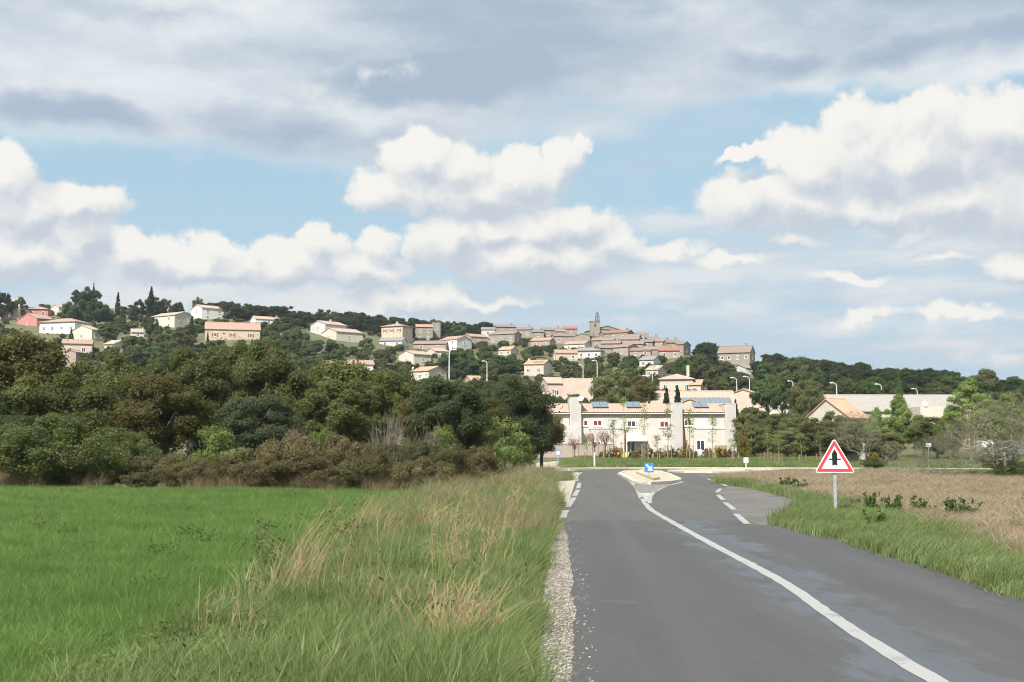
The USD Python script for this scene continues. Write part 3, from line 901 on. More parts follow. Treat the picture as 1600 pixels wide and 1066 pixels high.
def house(label, x0, x1, yt, yb, rot=0, roof='gable', wall='cream', rc='pale', d=None, P=8.0, rh=None, wins=2, storeys=None, chim=(), sh=None, name='house', cat='house', group=None, keep=7, left=1, solar=None, dishes=(), pane='pane', door=False):
    xc = (x0 + x1) / 2
    d = d or D(xc, yb)
    ps = F / d
    W_, T = (x1 - x0) / ps, (yb - yt) / ps
    th = math.radians(rot)
    P = min(P, W_ * .85 / max(abs(math.sin(th)), .3)) if abs(rot) > 8 else P
    L = max(3.0, (W_ - P * abs(math.sin(th))) / max(.3, abs(math.cos(th))))
    if rh is None:
        rh = dict(gable=.16 * P, hip=.17 * P, shed=.2 * P, flat=.3)[roof]
    hw = max(1.6, T - rh - .15)
    base = at(xc, yb, d)
    if abs(base[2] - float(H(base[0], d))) > .5:
        base[2] = min(base[2], float(H(base[0], d)) + .5) if d is None else base[2]
    # the nearest corner stays near the distance d
    off = np.array([0, abs(math.sin(th)) * L / 2])
    R = np.array([[math.cos(th), -math.sin(th)], [math.sin(th), math.cos(th)]])
    c = base[:2] - R @ np.array([0, P / 2]) + np.array([0, abs(math.sin(th)) * L / 2 + abs(math.cos(th)) * P / 2])
    t = thing(name, label, cat, (c[0], c[1], base[2]), th, group)
    wm, rm = SHAPES[roof](L, P, hw, rh)
    wm.put('wall', M['w_' + wall], t)
    rp = rm.put('parapet' if roof == 'flat' else 'roof', M['w_' + wall] if roof == 'flat' else M['r_' + rc], t)
    for cx, hh in chim:
        k = MB()
        zt = hw + rh
        k.box((cx * L, P * .5, zt + hh / 2 - .3), (.7, .6, hh + .6)).box((cx * L, P * .5, zt + hh + .05), (.86, .76, .1))
        k.put('chimney', M['w_' + wall], rp)
    st = storeys or (2 if hw > 4.6 else 1)
    zs = [hw * .5] if st == 1 else [hw * .24, hw * .74]
    ww, wh = .95, 1.25
    wh = min(wh, hw / st * .55)
    if wins:
        for z in zs:
            for k in range(wins):
                x = (k + .5) / wins * L - L / 2 + ((k * 37 + int(x0)) % 7 - 3) * .06
                window(t, (x, 0, z), ww, wh, (1, 0), (0, -1), pane=pane, shutters=sh)
        if left:
            sx = -1 if rot > 0 else 1
            for k in range(left):
                y = P * (k + .5) / left
                window(t, (sx * L / 2, y, zs[-1]), ww * .9, wh, (0, -sx), (sx, 0), pane=pane)
    if solar:
        a, b = solar
        k = rh / (P / 2)
        nn = 3 if b - a < .5 else 12
        y0_, y1_ = (.06, .40) if nn == 3 else (.13, .29)
        for s in range(nn):
            xx0, xx1 = a * L + (b - a) * L * s / nn, a * L + (b - a) * L * (s + 1) / nn - .06
            mb = MB()
            slab(mb, (xx0, P * y0_, hw + P * y0_ * k + .24), (xx1, P * y0_, hw + P * y0_ * k + .24), (xx1, P * y1_, hw + P * y1_ * k + .24), (xx0, P * y1_, hw + P * y1_ * k + .24), .06)
            mb.put('solar_panel', M['solar_roof'], rp)
    for q in dishes:
        dish(t, (q[0] * L, q[1] * P, hw + q[2]), .42)
    core = label.split(',')[0].split()
    core = core[:9]
    while core[-1] in ('a', 'an', 'the', 'with', 'by', 'of', 'and', 'in', 'on', 'at', 'its', 'to', 'under', 'left', 'right', 'half', 'pale', 'dark', 'one', 'big', 'below', 'from', 'among', 'before', 'behind', 'between', 'directly', 'above', 'through'):
        core = core[:-1]
    HOUSES.append((' '.join(core), xc, (yt + yb) / 2, d))
    if keep:
        BOXES.append((x0 - 2, x1 + 2, yt - 3, yb - keep, d))
    return t


def terrace():
    """The row of white two-storey houses facing the roundabout."""
    d = 140.0
    zb = float(at(1000, 712, d)[2])
    mx = lambda px: (px - 800) / F * d
    mz = lambda py: CAM_H + (700 - py) / F * d - zb
    eave, ridge, P = mz(646), mz(630.5), 9.0
    win = lambda t, a, b, c, e, **k: window(t, (mx((a + b) / 2) - ox, k.pop('y', 0), (mz(c) + mz(e)) / 2), (b - a) / F * d, (e - c) / F * d, (1, 0), (0, -1), **k)

    def tiled_roof(L, parent, ov=.35):
        """Rows of channel tiles: a corrugated sheet with a stepped front edge, ridge at the back."""
        k = (ridge - eave) / 4.5
        pitch = .24
        nx = int(L / pitch) * 6
        xs = np.linspace(-L / 2, L / 2, nx + 1)
        wave = .045 * np.abs(np.sin(np.pi * (xs + L / 2) / pitch))
        rows = []
        ys = []
        for r in range(13):
            y0_, y1_ = -ov + (4.5 + ov) * r / 13, -ov + (4.5 + ov) * (r + 1) / 13
            for y, up in ((y0_, .05), (y1_ - .01, .0)):
                rows.append(np.column_stack([xs, np.full_like(xs, y), eave + k * y + wave + up + .12]))
        v = np.vstack(rows)
        n = nx + 1
        i, j = np.meshgrid(np.arange(len(rows) - 1), np.arange(nx), indexing='ij')
        q = np.stack([i * n + j, i * n + j + 1, (i + 1) * n + j + 1, (i + 1) * n + j], -1).reshape(-1, 4)
        mb = MB().add(v, q)
        slab(mb, (-L / 2, -ov + .02, eave + k * (-ov) + .10), (L / 2, -ov + .02, eave + k * (-ov) + .10), (L / 2, 4.5, ridge + .10), (-L / 2, 4.5, ridge + .10), .12)
        slab(mb, (L / 2, 9 + ov, eave - ov * k + .12), (-L / 2, 9 + ov, eave - ov * k + .12), (-L / 2, 4.503, ridge + .12), (L / 2, 4.503, ridge + .12), .12)
        rp = mb.put('roof', M['r_pale'], parent)
        # genoise: the row of tile ends under the eave
        g = MB()
        for x in np.arange(-L / 2 + .12, L / 2 - .1, .24):
            g.box((x, -.10, eave - .02 - .05), (.15, .2, .14))
        g.put('eave_tile_row', M['w_white'], rp)
        MB().box((0, -.05, eave - .2), (L, .1, .12)).put('cornice', M['w_terrace'], parent)
        gut = MB().tube([(-L / 2, -ov - .05, eave - ov * k + .02), (L / 2, -ov - .05, eave - ov * k + .02)], .06, 6)
        gut.put('gutter', M['w_white'], rp)
        return rp

    def panels(rp, a, b):
        k = (ridge - eave) / 4.5
        xa, xb = mx(a) - ox, mx(b) - ox
        for s in range(2):
            q0, q1 = xa + (xb - xa) * s / 2, xa + (xb - xa) * (s + 1) / 2 - .05
            mb = MB()
            slab(mb, (q0, 1.7, eave + 1.7 * k + .42), (q1, 1.7, eave + 1.7 * k + .42), (q1, 3.9, eave + 3.9 * k + .5), (q0, 3.9, eave + 3.9 * k + .5), .09)
            mb.put('solar_panel', M['solar'], rp)

    def body(x0, x1, label, recess=None):
        nonlocal ox
        ox = (mx(x0) + mx(x1)) / 2
        L = mx(x1) - mx(x0) - .02
        t = thing('terraced_house', label, 'house', (ox, d, zb))
        MB().box((0, 4.5, (eave - 1.5) / 2), (L, 9, eave + 1.5)).put('wall', M['w_terrace'], t)
        for s in (-1, 1):
            MB().add([[s * (L / 2 - .1), 0, eave], [s * (L / 2 - .1), 9, eave], [s * (L / 2 - .1), 4.5, ridge], [s * (L / 2 - .2), 0, eave], [s * (L / 2 - .2), 9, eave], [s * (L / 2 - .2), 4.5, ridge]], [[0, 1, 2], [3, 5, 4], [0, 2, 5], [0, 5, 3], [1, 4, 5], [1, 5, 2]]).put('gable', M['w_terrace'], t)
        rp = tiled_roof(L, t)
        return t, rp

    def ledge(t, a, b):
        """The lower storey stands a little proud and ends in a ledge; grey render above."""
        xa, xb = mx(a) - ox, mx(b) - ox
        MB().box(((xa + xb) / 2, -.2, (mz(670) - 1.0) / 2 - .25), (xb - xa, .4, mz(670) + 1.5)).put('lower_front', M['w_terrace'], t)
        MB().box(((xa + xb) / 2, -.24, mz(669.6)), (xb - xa + .04, .5, .12)).put('ledge', M['w_white'], t)
        MB().box(((xa + xb) / 2, -.015, (mz(651) + mz(669)) / 2), (xb - xa, .03, mz(651) - mz(669))).put('grey_panel', M['w_wallgrey'], t)

    def fin(x0, x1, yt, label, t):
        xa, xb = mx(x0) - ox, mx(x1) - ox
        zt = mz(yt)
        mb = MB().box(((xa + xb) / 2, 2.2, (zt - 1.5) / 2), (xb - xa, 5.6, zt + 1.5))
        mb.put('fin_wall', M['w_terrace'], t)
        MB().box(((xa + xb) / 2 + .06, -.61, (zt - 1.5) / 2), (xb - xa - .12, .03, zt + 1.45)).put('fin_front', M['w_fin'], t)
        MB().box(((xa + xb) / 2, 2.2, zt + .04), (xb - xa + .08, 5.7, .08)).put('fin_cap', M['w_greywhite'], t)

    ox = 0
    # far left part, mostly behind the roadside oak
    t, rp = body(838, 889.5, 'pale terraced house partly hidden behind the roadside oak, leftmost of the terrace')
    win(t, 869, 876, 697, 708)
    win(t, 856, 866, 657, 667)
    fin(890, 907.5, 622, '', t)
    MB().box(((mx(875) + mx(907)) / 2 - ox, -1.0, (mz(666) - 1.5) / 2), (mx(907) - mx(875), .8, mz(666) + 1.5)).put('porch_block', M['w_wallgrey'], t)
    dish(t, (mx(906.5) - ox, -.9, mz(623.5)), .36)
    # left of the middle
    t, rp = body(908, 975, 'terraced house with grey upper panel and red curtained windows, behind the pink blossom trees')
    ledge(t, 919.5, 975)
    win(t, 911.5, 918, 657, 666, sash=1, pane='pane_red')
    win(t, 926.5, 940.6, 656.5, 666.5, pane='pane_red', y=-.03)
    win(t, 926, 938, 690, 704, pane='pane_red', y=-.4)
    panels(rp, 927, 953)
    # middle
    t, rp = body(975.2, 1047, 'terraced house with striped white awning over its patio door, middle of the terrace')
    win(t, 979, 993.3, 657.5, 667.5)
    win(t, 1030, 1044.6, 658, 668.5, pane='pane_red')
    win(t, 978, 992, 689.6, 708.5)
    panels(rp, 981, 1005)
    aw = MB()
    slab(aw, (mx(978) - ox, -1.1, mz(687.8)), (mx(1009) - ox, -1.1, mz(687.8)), (mx(1009) - ox, 0, mz(683)), (mx(978) - ox, 0, mz(683)), .06)
    for k in range(11):
        aw.box((mx(978) - ox + (k + .5) * .22, -1.11, mz(688.8)), (.13, .03, .16))
    aw.put('awning', M['frame_white'], t)
    fin(1047.2, 1064.8, 631, '', t)
    MB().tube([(mx(1066.4) - ox, -.3, -.5), (mx(1066.2) - ox, -.28, 2.2), (mx(1066.2) - ox, -.2, 3.6), (mx(1066) - ox, -.12, 4.6)], [.26, .2, .13, .06], 7).put('climbing_plant', M['rust'], t)
    # right
    t, rp = body(1067, 1131, 'terraced house with closed white shutter upstairs, rightmost of the terrace')
    ledge(t, 1081.5, 1131)
    win(t, 1068, 1080, 656, 666)
    MB().box(((mx(1085.5) + mx(1101)) / 2 - ox, -.06, (mz(656) + mz(669.5)) / 2), (mx(1101) - mx(1085.5), .09, mz(656) - mz(669.5))).put('roller_shutter', M['frame_white'], t)
    win(t, 1086, 1099, 688, 705, y=-.4)
    panels(rp, 1088, 1112)
    fin(1131.2, 1148, 632, '', t)
    fb = np.random.default_rng(3)
    for k in range(9):
        MB().box((mx(1113 + k * 2.1) - ox, -1.6, .55), (.13, .05, 1.35 + fb.uniform(-.1, .1)), fb.uniform(-.1, .1)).put('fence_slat', M['stake'], t)
    BOXES.append((866, 1150, 618, 700, d))
    # garden wall and small things before the terrace
    a, b = at(836, 713, 134), at(961, 713, 134)
    t = thing('garden_wall', 'plain beige garden wall left of the white terrace', 'wall', ((a[0] + b[0]) / 2, 134, float(H(a[0], 134))))
    n = 4
    Lw = (b[0] - a[0]) / n
    for k in range(n):
        MB().box((-(b[0] - a[0]) / 2 + Lw * (k + .5), 0, .35), (Lw - .02, .2, 2.3)).put('wall_section', M['w_garden'], t)
    MB().box((0, 0, 1.54), (b[0] - a[0] + .1, .3, .07)).put('coping', M['w_garden'], t)
    a = at(966, 710, 133)
    t = thing('fence_panel', 'short dark wooden fence panel at the right end of the beige wall', 'fence', (a[0], 133, float(H(a[0], 133))))
    for k in range(7):
        MB().box((-.45 + k * .15, 0, .5), (.13, .03, 1.3)).put('fence_slat', M['stem_brown'], t)
    MB().box((0, .03, .8), (1.1, .04, .08)).box((0, .03, .3), (1.1, .04, .08)).put('fence_rail', M['stem_brown'], t)


terrace()


def play_tent(px, py, d, w, h, mat, label):
    p = at(px, py, d)
    z = float(H(p[0], d))
    t = thing('play_tent', label, 'play tent', (p[0], d, z), 1.1)
    mb = MB()
    n = 10
    a = np.linspace(0, np.pi, n)
    arc = np.column_stack([np.cos(a) * w / 2, np.zeros(n), np.sin(a) * h])
    pts = [arc + [0, y, 0] for y in (0, .5, 1.0)]
    v = np.vstack(pts)
    f = []
    for r in range(2):
        for k in range(n - 1):
            f += [[r * n + k, r * n + k + 1, (r + 1) * n + k + 1], [r * n + k, (r + 1) * n + k + 1, (r + 1) * n + k]]
    mb.add(v, f)
    mb.put('canopy', M[mat], t)
    MB().tube(arc, .03, 5).put('hoop', M['frame_white'], t)


play_tent(975, 710, 131, 1.2, .75, 'tent_red', 'small orange red play tent in the terrace garden')
play_tent(984, 711, 130, 1.25, .7, 'tent_lime', 'small lime green play tent in the terrace garden')


def garden_chair(px, d, label):
    p = at(px, 712, d)
    t = thing('garden_chair', label, 'chair', (p[0], d, float(H(p[0], d))), .4)
    MB().box((0, 0, .44), (.5, .48, .05)).put('seat', M['frame_white'], t)
    MB().box((0, .24, .75), (.5, .05, .55)).put('backrest', M['frame_white'], t)
    for x in (-.22, .22):
        for y in (-.2, .2):
            MB().box((x, y, .21), (.06, .06, .42)).put('leg', M['frame_white'], t)


garden_chair(1015, 131, 'white garden chair before the middle terraced house')
garden_chair(1095, 132, 'white garden chair before the patio door of the rightmost terraced house')

# houses of the hillside, left to right
house('white house with pale roof cut by the left photo edge, topmost there', -16, 18, 464, 484, 20, 'gable', 'white', 'pale', keep=6)
house('low peach house with orange roof and pink chimney, below the topmost left house', -24, 36, 478, 500, -12, 'gable', 'peach', 'terra', chim=((.3, 1.6),), keep=6)
house('dark pink house with long terracotta roof, nearer the left photo edge', 11, 76, 487, 510, 52, 'gable', 'pink', 'terra', P=14, keep=2)
house('pink house with hipped terracotta roof just above the dark pink one', 38, 73, 477, 495, 8, 'hip', 'pink', 'terra', keep=7)
house('small cream house with one gable, right of the pink houses', 74, 97, 475, 493, 48, 'gable', 'cream', 'pale', wins=1)
house('white house with wide hipped roof and veranda on the left hillside', 55, 128, 494, 522, -14, 'hip', 'white', 'terra', wins=4, sh='shutter', P=10, keep=2)
house('cream house with two stepped gables below the wide white house', 101, 151, 506, 534, 58, 'gable', 'cream', 'pale', P=12, wins=1, left=1, keep=2)
house('low house with orange roof among the oaks, lowest on the left hillside', 82, 138, 528, 556, 18, 'gable', 'peach', 'terra', keep=6)
house('small pink gabled outbuilding under the lowest left orange roof', 100, 123, 546, 574, 70, 'gable', 'oldpink', 'terra', wins=0, keep=4)
house('small low cream house among trees right of the stepped gables', 192, 223, 512, 527, 20, 'gable', 'cream', 'pale', wins=1, chim=((.45, .8),), keep=6)
house('little beige outhouse with a white dish above the oaks', 163, 184, 533, 546, -10, 'gable', 'beige', 'pale', wins=0, dishes=((.1, .2, .9),))
house('cream house with green shutters right of the tall cypress', 227, 293, 485, 512, -32, 'gable', 'cream', 'pale', wins=2, sh='shutter', left=2, P=9)
house('white two storey house with pale gable highest on the left ridge', 291, 344, 474, 500, 42, 'gable', 'white', 'pale', wins=2, P=9)
house('beige bungalow with long terracotta roof and dark porch', 307, 402, 500, 532, 14, 'gable', 'beige', 'terra', wins=3, P=11, rh=2.6, sh='shutter_brown', keep=3)
house('low white house half hidden by trees under the dark ridge wood', 336, 384, 492, 504, 28, 'gable', 'white', 'pale', wins=1, chim=((.2, .7), (.4, .7)), d=440) if False else None
house('low white gabled house half hidden by trees under the dark ridge wood', 384, 436, 492, 506, 28, 'gable', 'white', 'pale', wins=1, chim=((.2, .7), (.42, .7)), keep=5)
house('grey white two storey house with gable facing left, mid hillside', 480, 537, 499, 526, 46, 'gable', 'greywhite', 'pale', wins=2, chim=((.1, .8),), P=9)
house('cream house with long sloping pale roof in front of the grey white one', 497, 563, 510, 533, 40, 'gable', 'cream', 'pale', P=10, wins=1, keep=6)
house('beige house with hipped roof and dark arched porch', 594, 642, 503, 535, -24, 'hip', 'beige', 'terra', wins=3, chim=((0, .8),), sh='shutter_brown')
house('low house with flat grey roof below the arched porch house', 592, 633, 526, 541, -8, 'gable', 'greywhite', 'grey', wins=2, keep=6)
house('stone house with terracotta roof under the ridge wood', 646, 676, 505, 534, 8, 'gable', 'stone', 'terra', wins=2, keep=8)
house('square stone tower house beside the ridge wood', 673, 688, 503, 534, 10, 'flat', 'stone', 'terra', wins=1, storeys=2, P=4, keep=8)
house('low house with faded pink roof, right of the grey roofed one', 645, 700, 531, 548, -6, 'gable', 'oldpink', 'oldpink', wins=2, keep=7)
house('small tan roofed house before the faded pink roof', 662, 700, 542, 557, 30, 'gable', 'cream', 'pale', wins=1, keep=6)
house('cream house with pale roof sloping right above the oaks', 620, 672, 546, 570, 42, 'gable', 'cream', 'pale', wins=1)
house('cream gabled house with orange roof close above the dark oaks', 640, 696, 571, 597, -36, 'gable', 'cream', 'orange', wins=1, dishes=((-.5, .1, 1.0),))
house('house with pinkish wall glimpsed through the oak tops', 486, 524, 562, 588, 24, 'gable', 'peach', 'terra', wins=2, keep=0)
house('second house glimpsed through the oak tops, right of the pinkish one', 535, 583, 561, 588, 12, 'gable', 'white', 'terra', wins=2, keep=0)
house('white house with two visible walls and dark windows, centre hillside', 686, 736, 523, 549, -36, 'gable', 'white', 'terra', wins=2, P=9)
house('tan roofed house behind the white one on the centre hillside', 720, 762, 520, 538, 30, 'gable', 'oldpink', 'terra', wins=1, keep=7)
house('little house with orange roof in the trees under the old village', 779, 810, 540, 556, -20, 'gable', 'peach', 'orange', wins=2)
house('house with brown roof and dark cypress at its left end, below the village', 865, 903, 545, 564, 6, 'gable', 'beige', 'terra', wins=2)
house('long house with grey roof right of the brown roofed one', 890, 947, 541, 561, -14, 'hip', 'greywhite', 'grey', wins=4)
house('cream house with tan roof above the long grey roofed house', 882, 926, 531, 548, -22, 'gable', 'cream', 'terra', wins=2, keep=7)
house('low pink roofed house beside the village cypress', 829, 869, 526, 542, -18, 'gable', 'oldpink', 'terra', wins=2, keep=6)
house('peach house with solar panels on its orange roof', 819, 864, 561, 588, -20, 'gable', 'peach', 'orange', wins=2, solar=(-.1, .42), chim=((-.45, .6),))
house('peach house with tiled wing behind the terrace', 845, 883, 588, 628, 10, 'gable', 'peach', 'pale', wins=1, P=9, keep=14)
house('plain peach block with flat top behind the terrace', 880, 927, 590, 628, 0, 'flat', 'peach', 'pale', wins=0, P=9, keep=18)
house('house with orange roof behind the round roadside oak', 722, 762, 586, 608, 18, 'gable', 'peach', 'orange', wins=2, keep=0)
house('grey white house right of the old village, in dark trees', 1000, 1037, 555, 574, -24, 'gable', 'greywhite', 'grey', wins=2)
house('house with pale orange roof and a big white dish on the right slope', 1010, 1047, 570, 590, -26, 'gable', 'peach', 'orange', wins=2, dishes=((.42, .1, 1.0),))
house('peach house with hipped roof and tall chimney on the right slope', 1032, 1093, 582, 617, -10, 'hip', 'peach', 'pale', wins=3, chim=((.34, 2.2),), P=9, keep=10)
house('peach wing with orange roof joined right of the tall chimney', 1078, 1108, 592, 618, -16, 'gable', 'peach', 'orange', wins=1, keep=12)
house('long peach building with dark solar strip on its roof behind the terrace', 994, 1160, 608, 660, -3, 'gable', 'peach', 'pale', wins=6, P=15, rh=3.4, solar=(-.1, .46), keep=26)
house('small yellow gabled house between terrace and long peach building', 1071, 1093, 623, 660, 76, 'gable', 'yellow', 'orange', wins=0, keep=20, P=5)
house('peach gabled house with orange roof at the right end of the long building', 1142, 1200, 607, 655, 60, 'gable', 'peach', 'orange', wins=0, left=0, P=9, keep=22)
house('cream house with pale roof among pines right of the terrace', 1201, 1243, 627, 660, 50, 'gable', 'cream', 'pale', wins=0, left=1, keep=18)
house('small grey house in the dark wood on the right slope', 1156, 1175, 568, 586, 24, 'gable', 'greywhite', 'grey', wins=1, keep=6)
house('long old stone building with sloping roof at the right end of the village', 1125, 1187, 538, 566, -24, 'gable', 'stone', 'old', wins=4, chim=((.3, .8),), rh=2.4, keep=5)
house('cream house with bright orange roof left of the grey shed', 1294, 1352, 621, 686, 22, 'gable', 'cream', 'orange', d=160, wins=0, left=1, P=10, rh=2.6, keep=40)
house('large industrial shed with pale grey corrugated roof', 1297, 1540, 613, 690, 2, 'gable', 'concrete', 'shed', d=182, P=20, rh=2.9, wins=0, name='industrial_shed', cat='shed', keep=42)
house('cream flat topped block before the grey shed', 1440, 1488, 634, 692, 0, 'flat', 'cream', 'pale', d=170, P=5, wins=0, dishes=((-.35, .0, .7),), keep=30)
house('pale pink building seen through the trees right of the shed', 1488, 1524, 660, 706, 0, 'flat', 'peach', 'pale', d=150, P=7, wins=0, keep=8)

# the old village on the hilltop; cloud shade is painted into its stone and old roofs
OLD = [('blue grey house with tan roof at the left end of the old village', 752, 773, 510, 535, 0, 'gable', 'greywhite', 'oldpink', 1),
       ('long beige village house with pale shutters and gable to the right', 763, 815, 516, 538, -24, 'gable', 'stone', 'oldpink', 3),
       ('village house with tan roof behind the long beige one', 772, 807, 506, 524, 8, 'gable', 'stone', 'old', 2),
       ('bare stone village house left of the dark round tree', 807, 834, 510, 528, -8, 'gable', 'stone', 'old', 2),
       ('low stone roofs right of the dark round village tree', 845, 881, 511, 528, 6, 'gable', 'stone', 'old', 2),
       ('village house with bright red roof left of the church', 881, 902, 509, 527, 0, 'gable', 'stone', 'red', 1),
       ('village house with brown roof below the red roofed one', 862, 900, 520, 537, 8, 'gable', 'oldpink', 'old', 2),
       ('big stone gabled building directly below the church tower', 897, 948, 520, 541, 64, 'gable', 'stone', 'old', 2),
       ('village house with faded red roof right of the church', 953, 993, 514, 533, -28, 'gable', 'stone', 'red', 2),
       ('cream gabled village house with dark window, lowest of the right cluster', 960, 1001, 536, 556, -40, 'gable', 'oldpink', 'oldpink', 1),
       ('grey topped village house right of the red roofs', 994, 1014, 519, 536, 0, 'flat', 'stone', 'old', 1),
       ('village house with brown roof right of the big stone gable', 925, 964, 526, 545, -10, 'gable', 'stone', 'oldpink', 2),
       ('long low village roof under the faded red one', 958, 1002, 525, 543, -8, 'gable', 'oldpink', 'oldpink', 3),
       ('narrow village house with terracotta roof in the middle of the right cluster', 985, 1012, 532, 548, -14, 'gable', 'stone', 'oldpink', 1),
       ('village house with chimney on the descending right skyline', 1010, 1033, 525, 542, 6, 'gable', 'stone', 'old', 1),
       ('village house with pinkish roof on the descending right skyline', 1024, 1048, 528, 546, -6, 'gable', 'oldpink', 'oldpink', 1),
       ('pinkish roofed village house low in the right cluster', 1006, 1046, 540, 557, -8, 'gable', 'stone', 'oldpink', 2),
       ('stone village house with two chimneys near the right cluster end', 1040, 1064, 530, 549, 4, 'gable', 'stone', 'old', 1),
       ('tall stone village house ending the right cluster', 1058, 1082, 532, 556, -30, 'gable', 'stone', 'old', 1),
       ('red brown village roof under the right cluster end', 1030, 1066, 542, 560, -6, 'gable', 'oldpink', 'red', 2),
       ('plain stone village house just right of the church side roof', 938, 958, 516, 532, 10, 'gable', 'stone', 'old', 1),
       ('low brown village roof between the red roof and the brown roof', 893, 926, 527, 541, -12, 'gable', 'oldpink', 'old', 2),
       ('narrow stone village house left of the bright red roof', 868, 883, 513, 529, 0, 'gable', 'stone', 'oldpink', 1),
       ('terracotta village roof stepping down right of the faded red one', 978, 1006, 521, 537, -16, 'gable', 'stone', 'oldpink', 1),
       ('brown village roof stepping down at the middle of the right cluster', 1000, 1026, 529, 545, -12, 'gable', 'stone', 'old', 1),
       ('low brown roof at the foot of the right cluster', 985, 1022, 542, 557, -10, 'gable', 'oldpink', 'old', 2),
       ('small tan village roof left of the cream gabled village house', 930, 962, 538, 552, 14, 'gable', 'stone', 'oldpink', 1),
       ('stone village house between the two left skyline houses', 830, 850, 514, 529, 4, 'gable', 'stone', 'old', 1),
       ('long village roof behind the cream gabled village house', 940, 975, 531, 548, -12, 'gable', 'stone', 'oldpink', 2)]
for lab, x0, x1, yt, yb, rot, rf, wl, rc, nw in OLD:
    ch = ((.3, .9),) if 'chimney' in lab or nw == 2 else ()
    if 'two chimneys' in lab:
        ch = ((-.3, .9), (.3, 1.0))
    house(lab, x0, x1, yt, yb, rot, rf, wl, rc, P=7, wins=nw, chim=ch, name='village_house', keep=7)


def church():
    d = D(930, 527) + 6
    ps = F / d
    b = at(930, 527, d)
    t = thing('church', 'old stone church with square tower and iron bell cage on the hilltop', 'church', (b[0], d, b[2]))
    sx = lambda px: (px - 930) / ps
    sz = lambda py: (527 - py) / ps
    wall, roof = gable_shape(10, 14, sz(513) - .3, sz(506) - sz(513), plinth=5)
    for mb in (wall, roof):
        mb.move((sx(922), 7.5, 0), math.radians(-70))
    wall.put('nave_wall', M['w_stone'], t); roof.put('nave_roof', M['r_old'], t)
    x0, x1 = sx(922.5), sx(937.5)
    w = x1 - x0
    zt = sz(502.5)
    MB().box(((x0 + x1) / 2, w / 2, (zt - 5) / 2), (w, w, zt + 5)).put('tower', M['w_stone'], t)
    MB().box(((x0 + x1) / 2, w / 2, zt + .12), (w + .5, w + .5, .24)).put('tower_cornice', M['w_stone'], t)
    MB().box(((x0 + x1) / 2, -.02, zt - 1.6), (.7, .1, 1.3)).put('belfry_opening', M['pane'], t)
    wl, rf = shed_shape(sx(951) - x1, 6, sz(514), sz(509) - sz(514), plinth=5)
    for mb in (wl, rf):
        mb.move(((sx(951) + x1) / 2, 1.2, 0))
    wl.put('side_wall', M['w_stone'], t); rf.put('side_roof', M['r_old'], t)
    cx, cy = sx(934), w / 2
    zc = sz(487.5)
    cage = MB()
    for a in np.arange(6) * math.pi / 3 + .3:
        c, s = math.cos(a), math.sin(a)
        cage.tube([(cx + c * 1.0, cy + s * 1.0, zt + .2), (cx + c * .9, cy + s * .9, zt + 2.6), (cx + c * .45, cy + s * .45, zt + 4.0), (cx, cy, zt + 4.6)], .11, 5)
    for z, r in ((zt + .9, 1.0), (zt + 2.6, .92)):
        q = np.linspace(0, 2 * math.pi, 13)
        cage.tube(np.column_stack([cx + np.cos(q) * r, cy + np.sin(q) * r, np.full(13, z)]), .07, 4, cap=False)
    cage.tube([(cx, cy, zt + 4.5), (cx, cy, zc + .6)], .09, 5)
    cage.box((cx + .25, cy, zc - .1), (.6, .04, .3))
    cage.put('bell_cage', M['iron'], t)
    prof = np.array([[0, .55], [.12, .55], [.2, .3], [.3, .05], [.36, 0]])
    m = trimesh.creation.revolve(prof[::-1] if False else prof, sections=12)
    m.apply_translation([cx, cy, zt + 1.3])
    MB().tri(m).put('bell', M['iron'], t)
    BOXES.append((905, 952, 484, 522, d))


church()


# ------------------------------------------------------------------ street lamps
lamp = kind_class('street_lamp')
mb = MB().tube([(0, 0, -.5), (0, 0, 3), (0, 0, 6.4)], [.15, .12, .085], 8)
mb.put('post', M['lampgrey'], lamp)
MB().tube([(0, 0, 6.35), (-.1, 0, 6.75), (-.45, 0, 7.0), (-.9, 0, 7.05)], [.085, .08, .07, .06], 7).put('arm', M['lampgrey'], lamp)
hd = trimesh.creation.icosphere(2, 1.0); hd.apply_scale([.48, .2, .13]); hd.apply_translation([-1.15, 0, 7.03])
MB().tri(hd).put('lamp_head', M['lampgrey'], lamp)
LAMPS = [(702, 546, 'short white lamp post above the orange roofed house near the oak tops', 1), (761, 564, 'street lamp above the round roadside oak, left of the terrace', -1), (911, 570, 'street lamp behind the plain peach block', -1),
         (933, 563, 'small lamp post right of the peach block lamp', -1), (1014, 587, 'nearer street lamp behind the terrace middle, lower of a pair', -1), (1019, 576, 'farther street lamp behind the terrace middle, upper of a pair', -1), (1151, 590, 'street lamp above the long peach building, left of a pair', -1), (1171, 588, 'street lamp above the long peach building, right of a pair', -1),
         (1239, 595, 'street lamp beside the bushy tree right of the umbrella pine', -1), (1307, 598, 'street lamp over the bright orange roof', -1), (1377, 600, 'street lamp above the middle of the grey shed roof', -1), (1433, 607, 'street lamp above the right half of the grey shed roof', -1)]
for px, yt, lab, side in LAMPS:
    d = 235.0 if yt > 583 else 300.0
    if px > 1280:
        d = 215.0
    top = at(px, yt, d)
    g = float(H(top[0], d))
    s = max((top[2] - g) / 7.1, .5)
    w = max(s, .9)
    copy(lamp, 'street_lamp', lab, 'street lamp', (top[0], d, g), 0 if side < 0 else math.pi, (w * .82, w * .82, s), 'street lamps on the hillside')
    BOXES.append((px - 4, px + 3, yt - 2, yt + 22, d - 4))

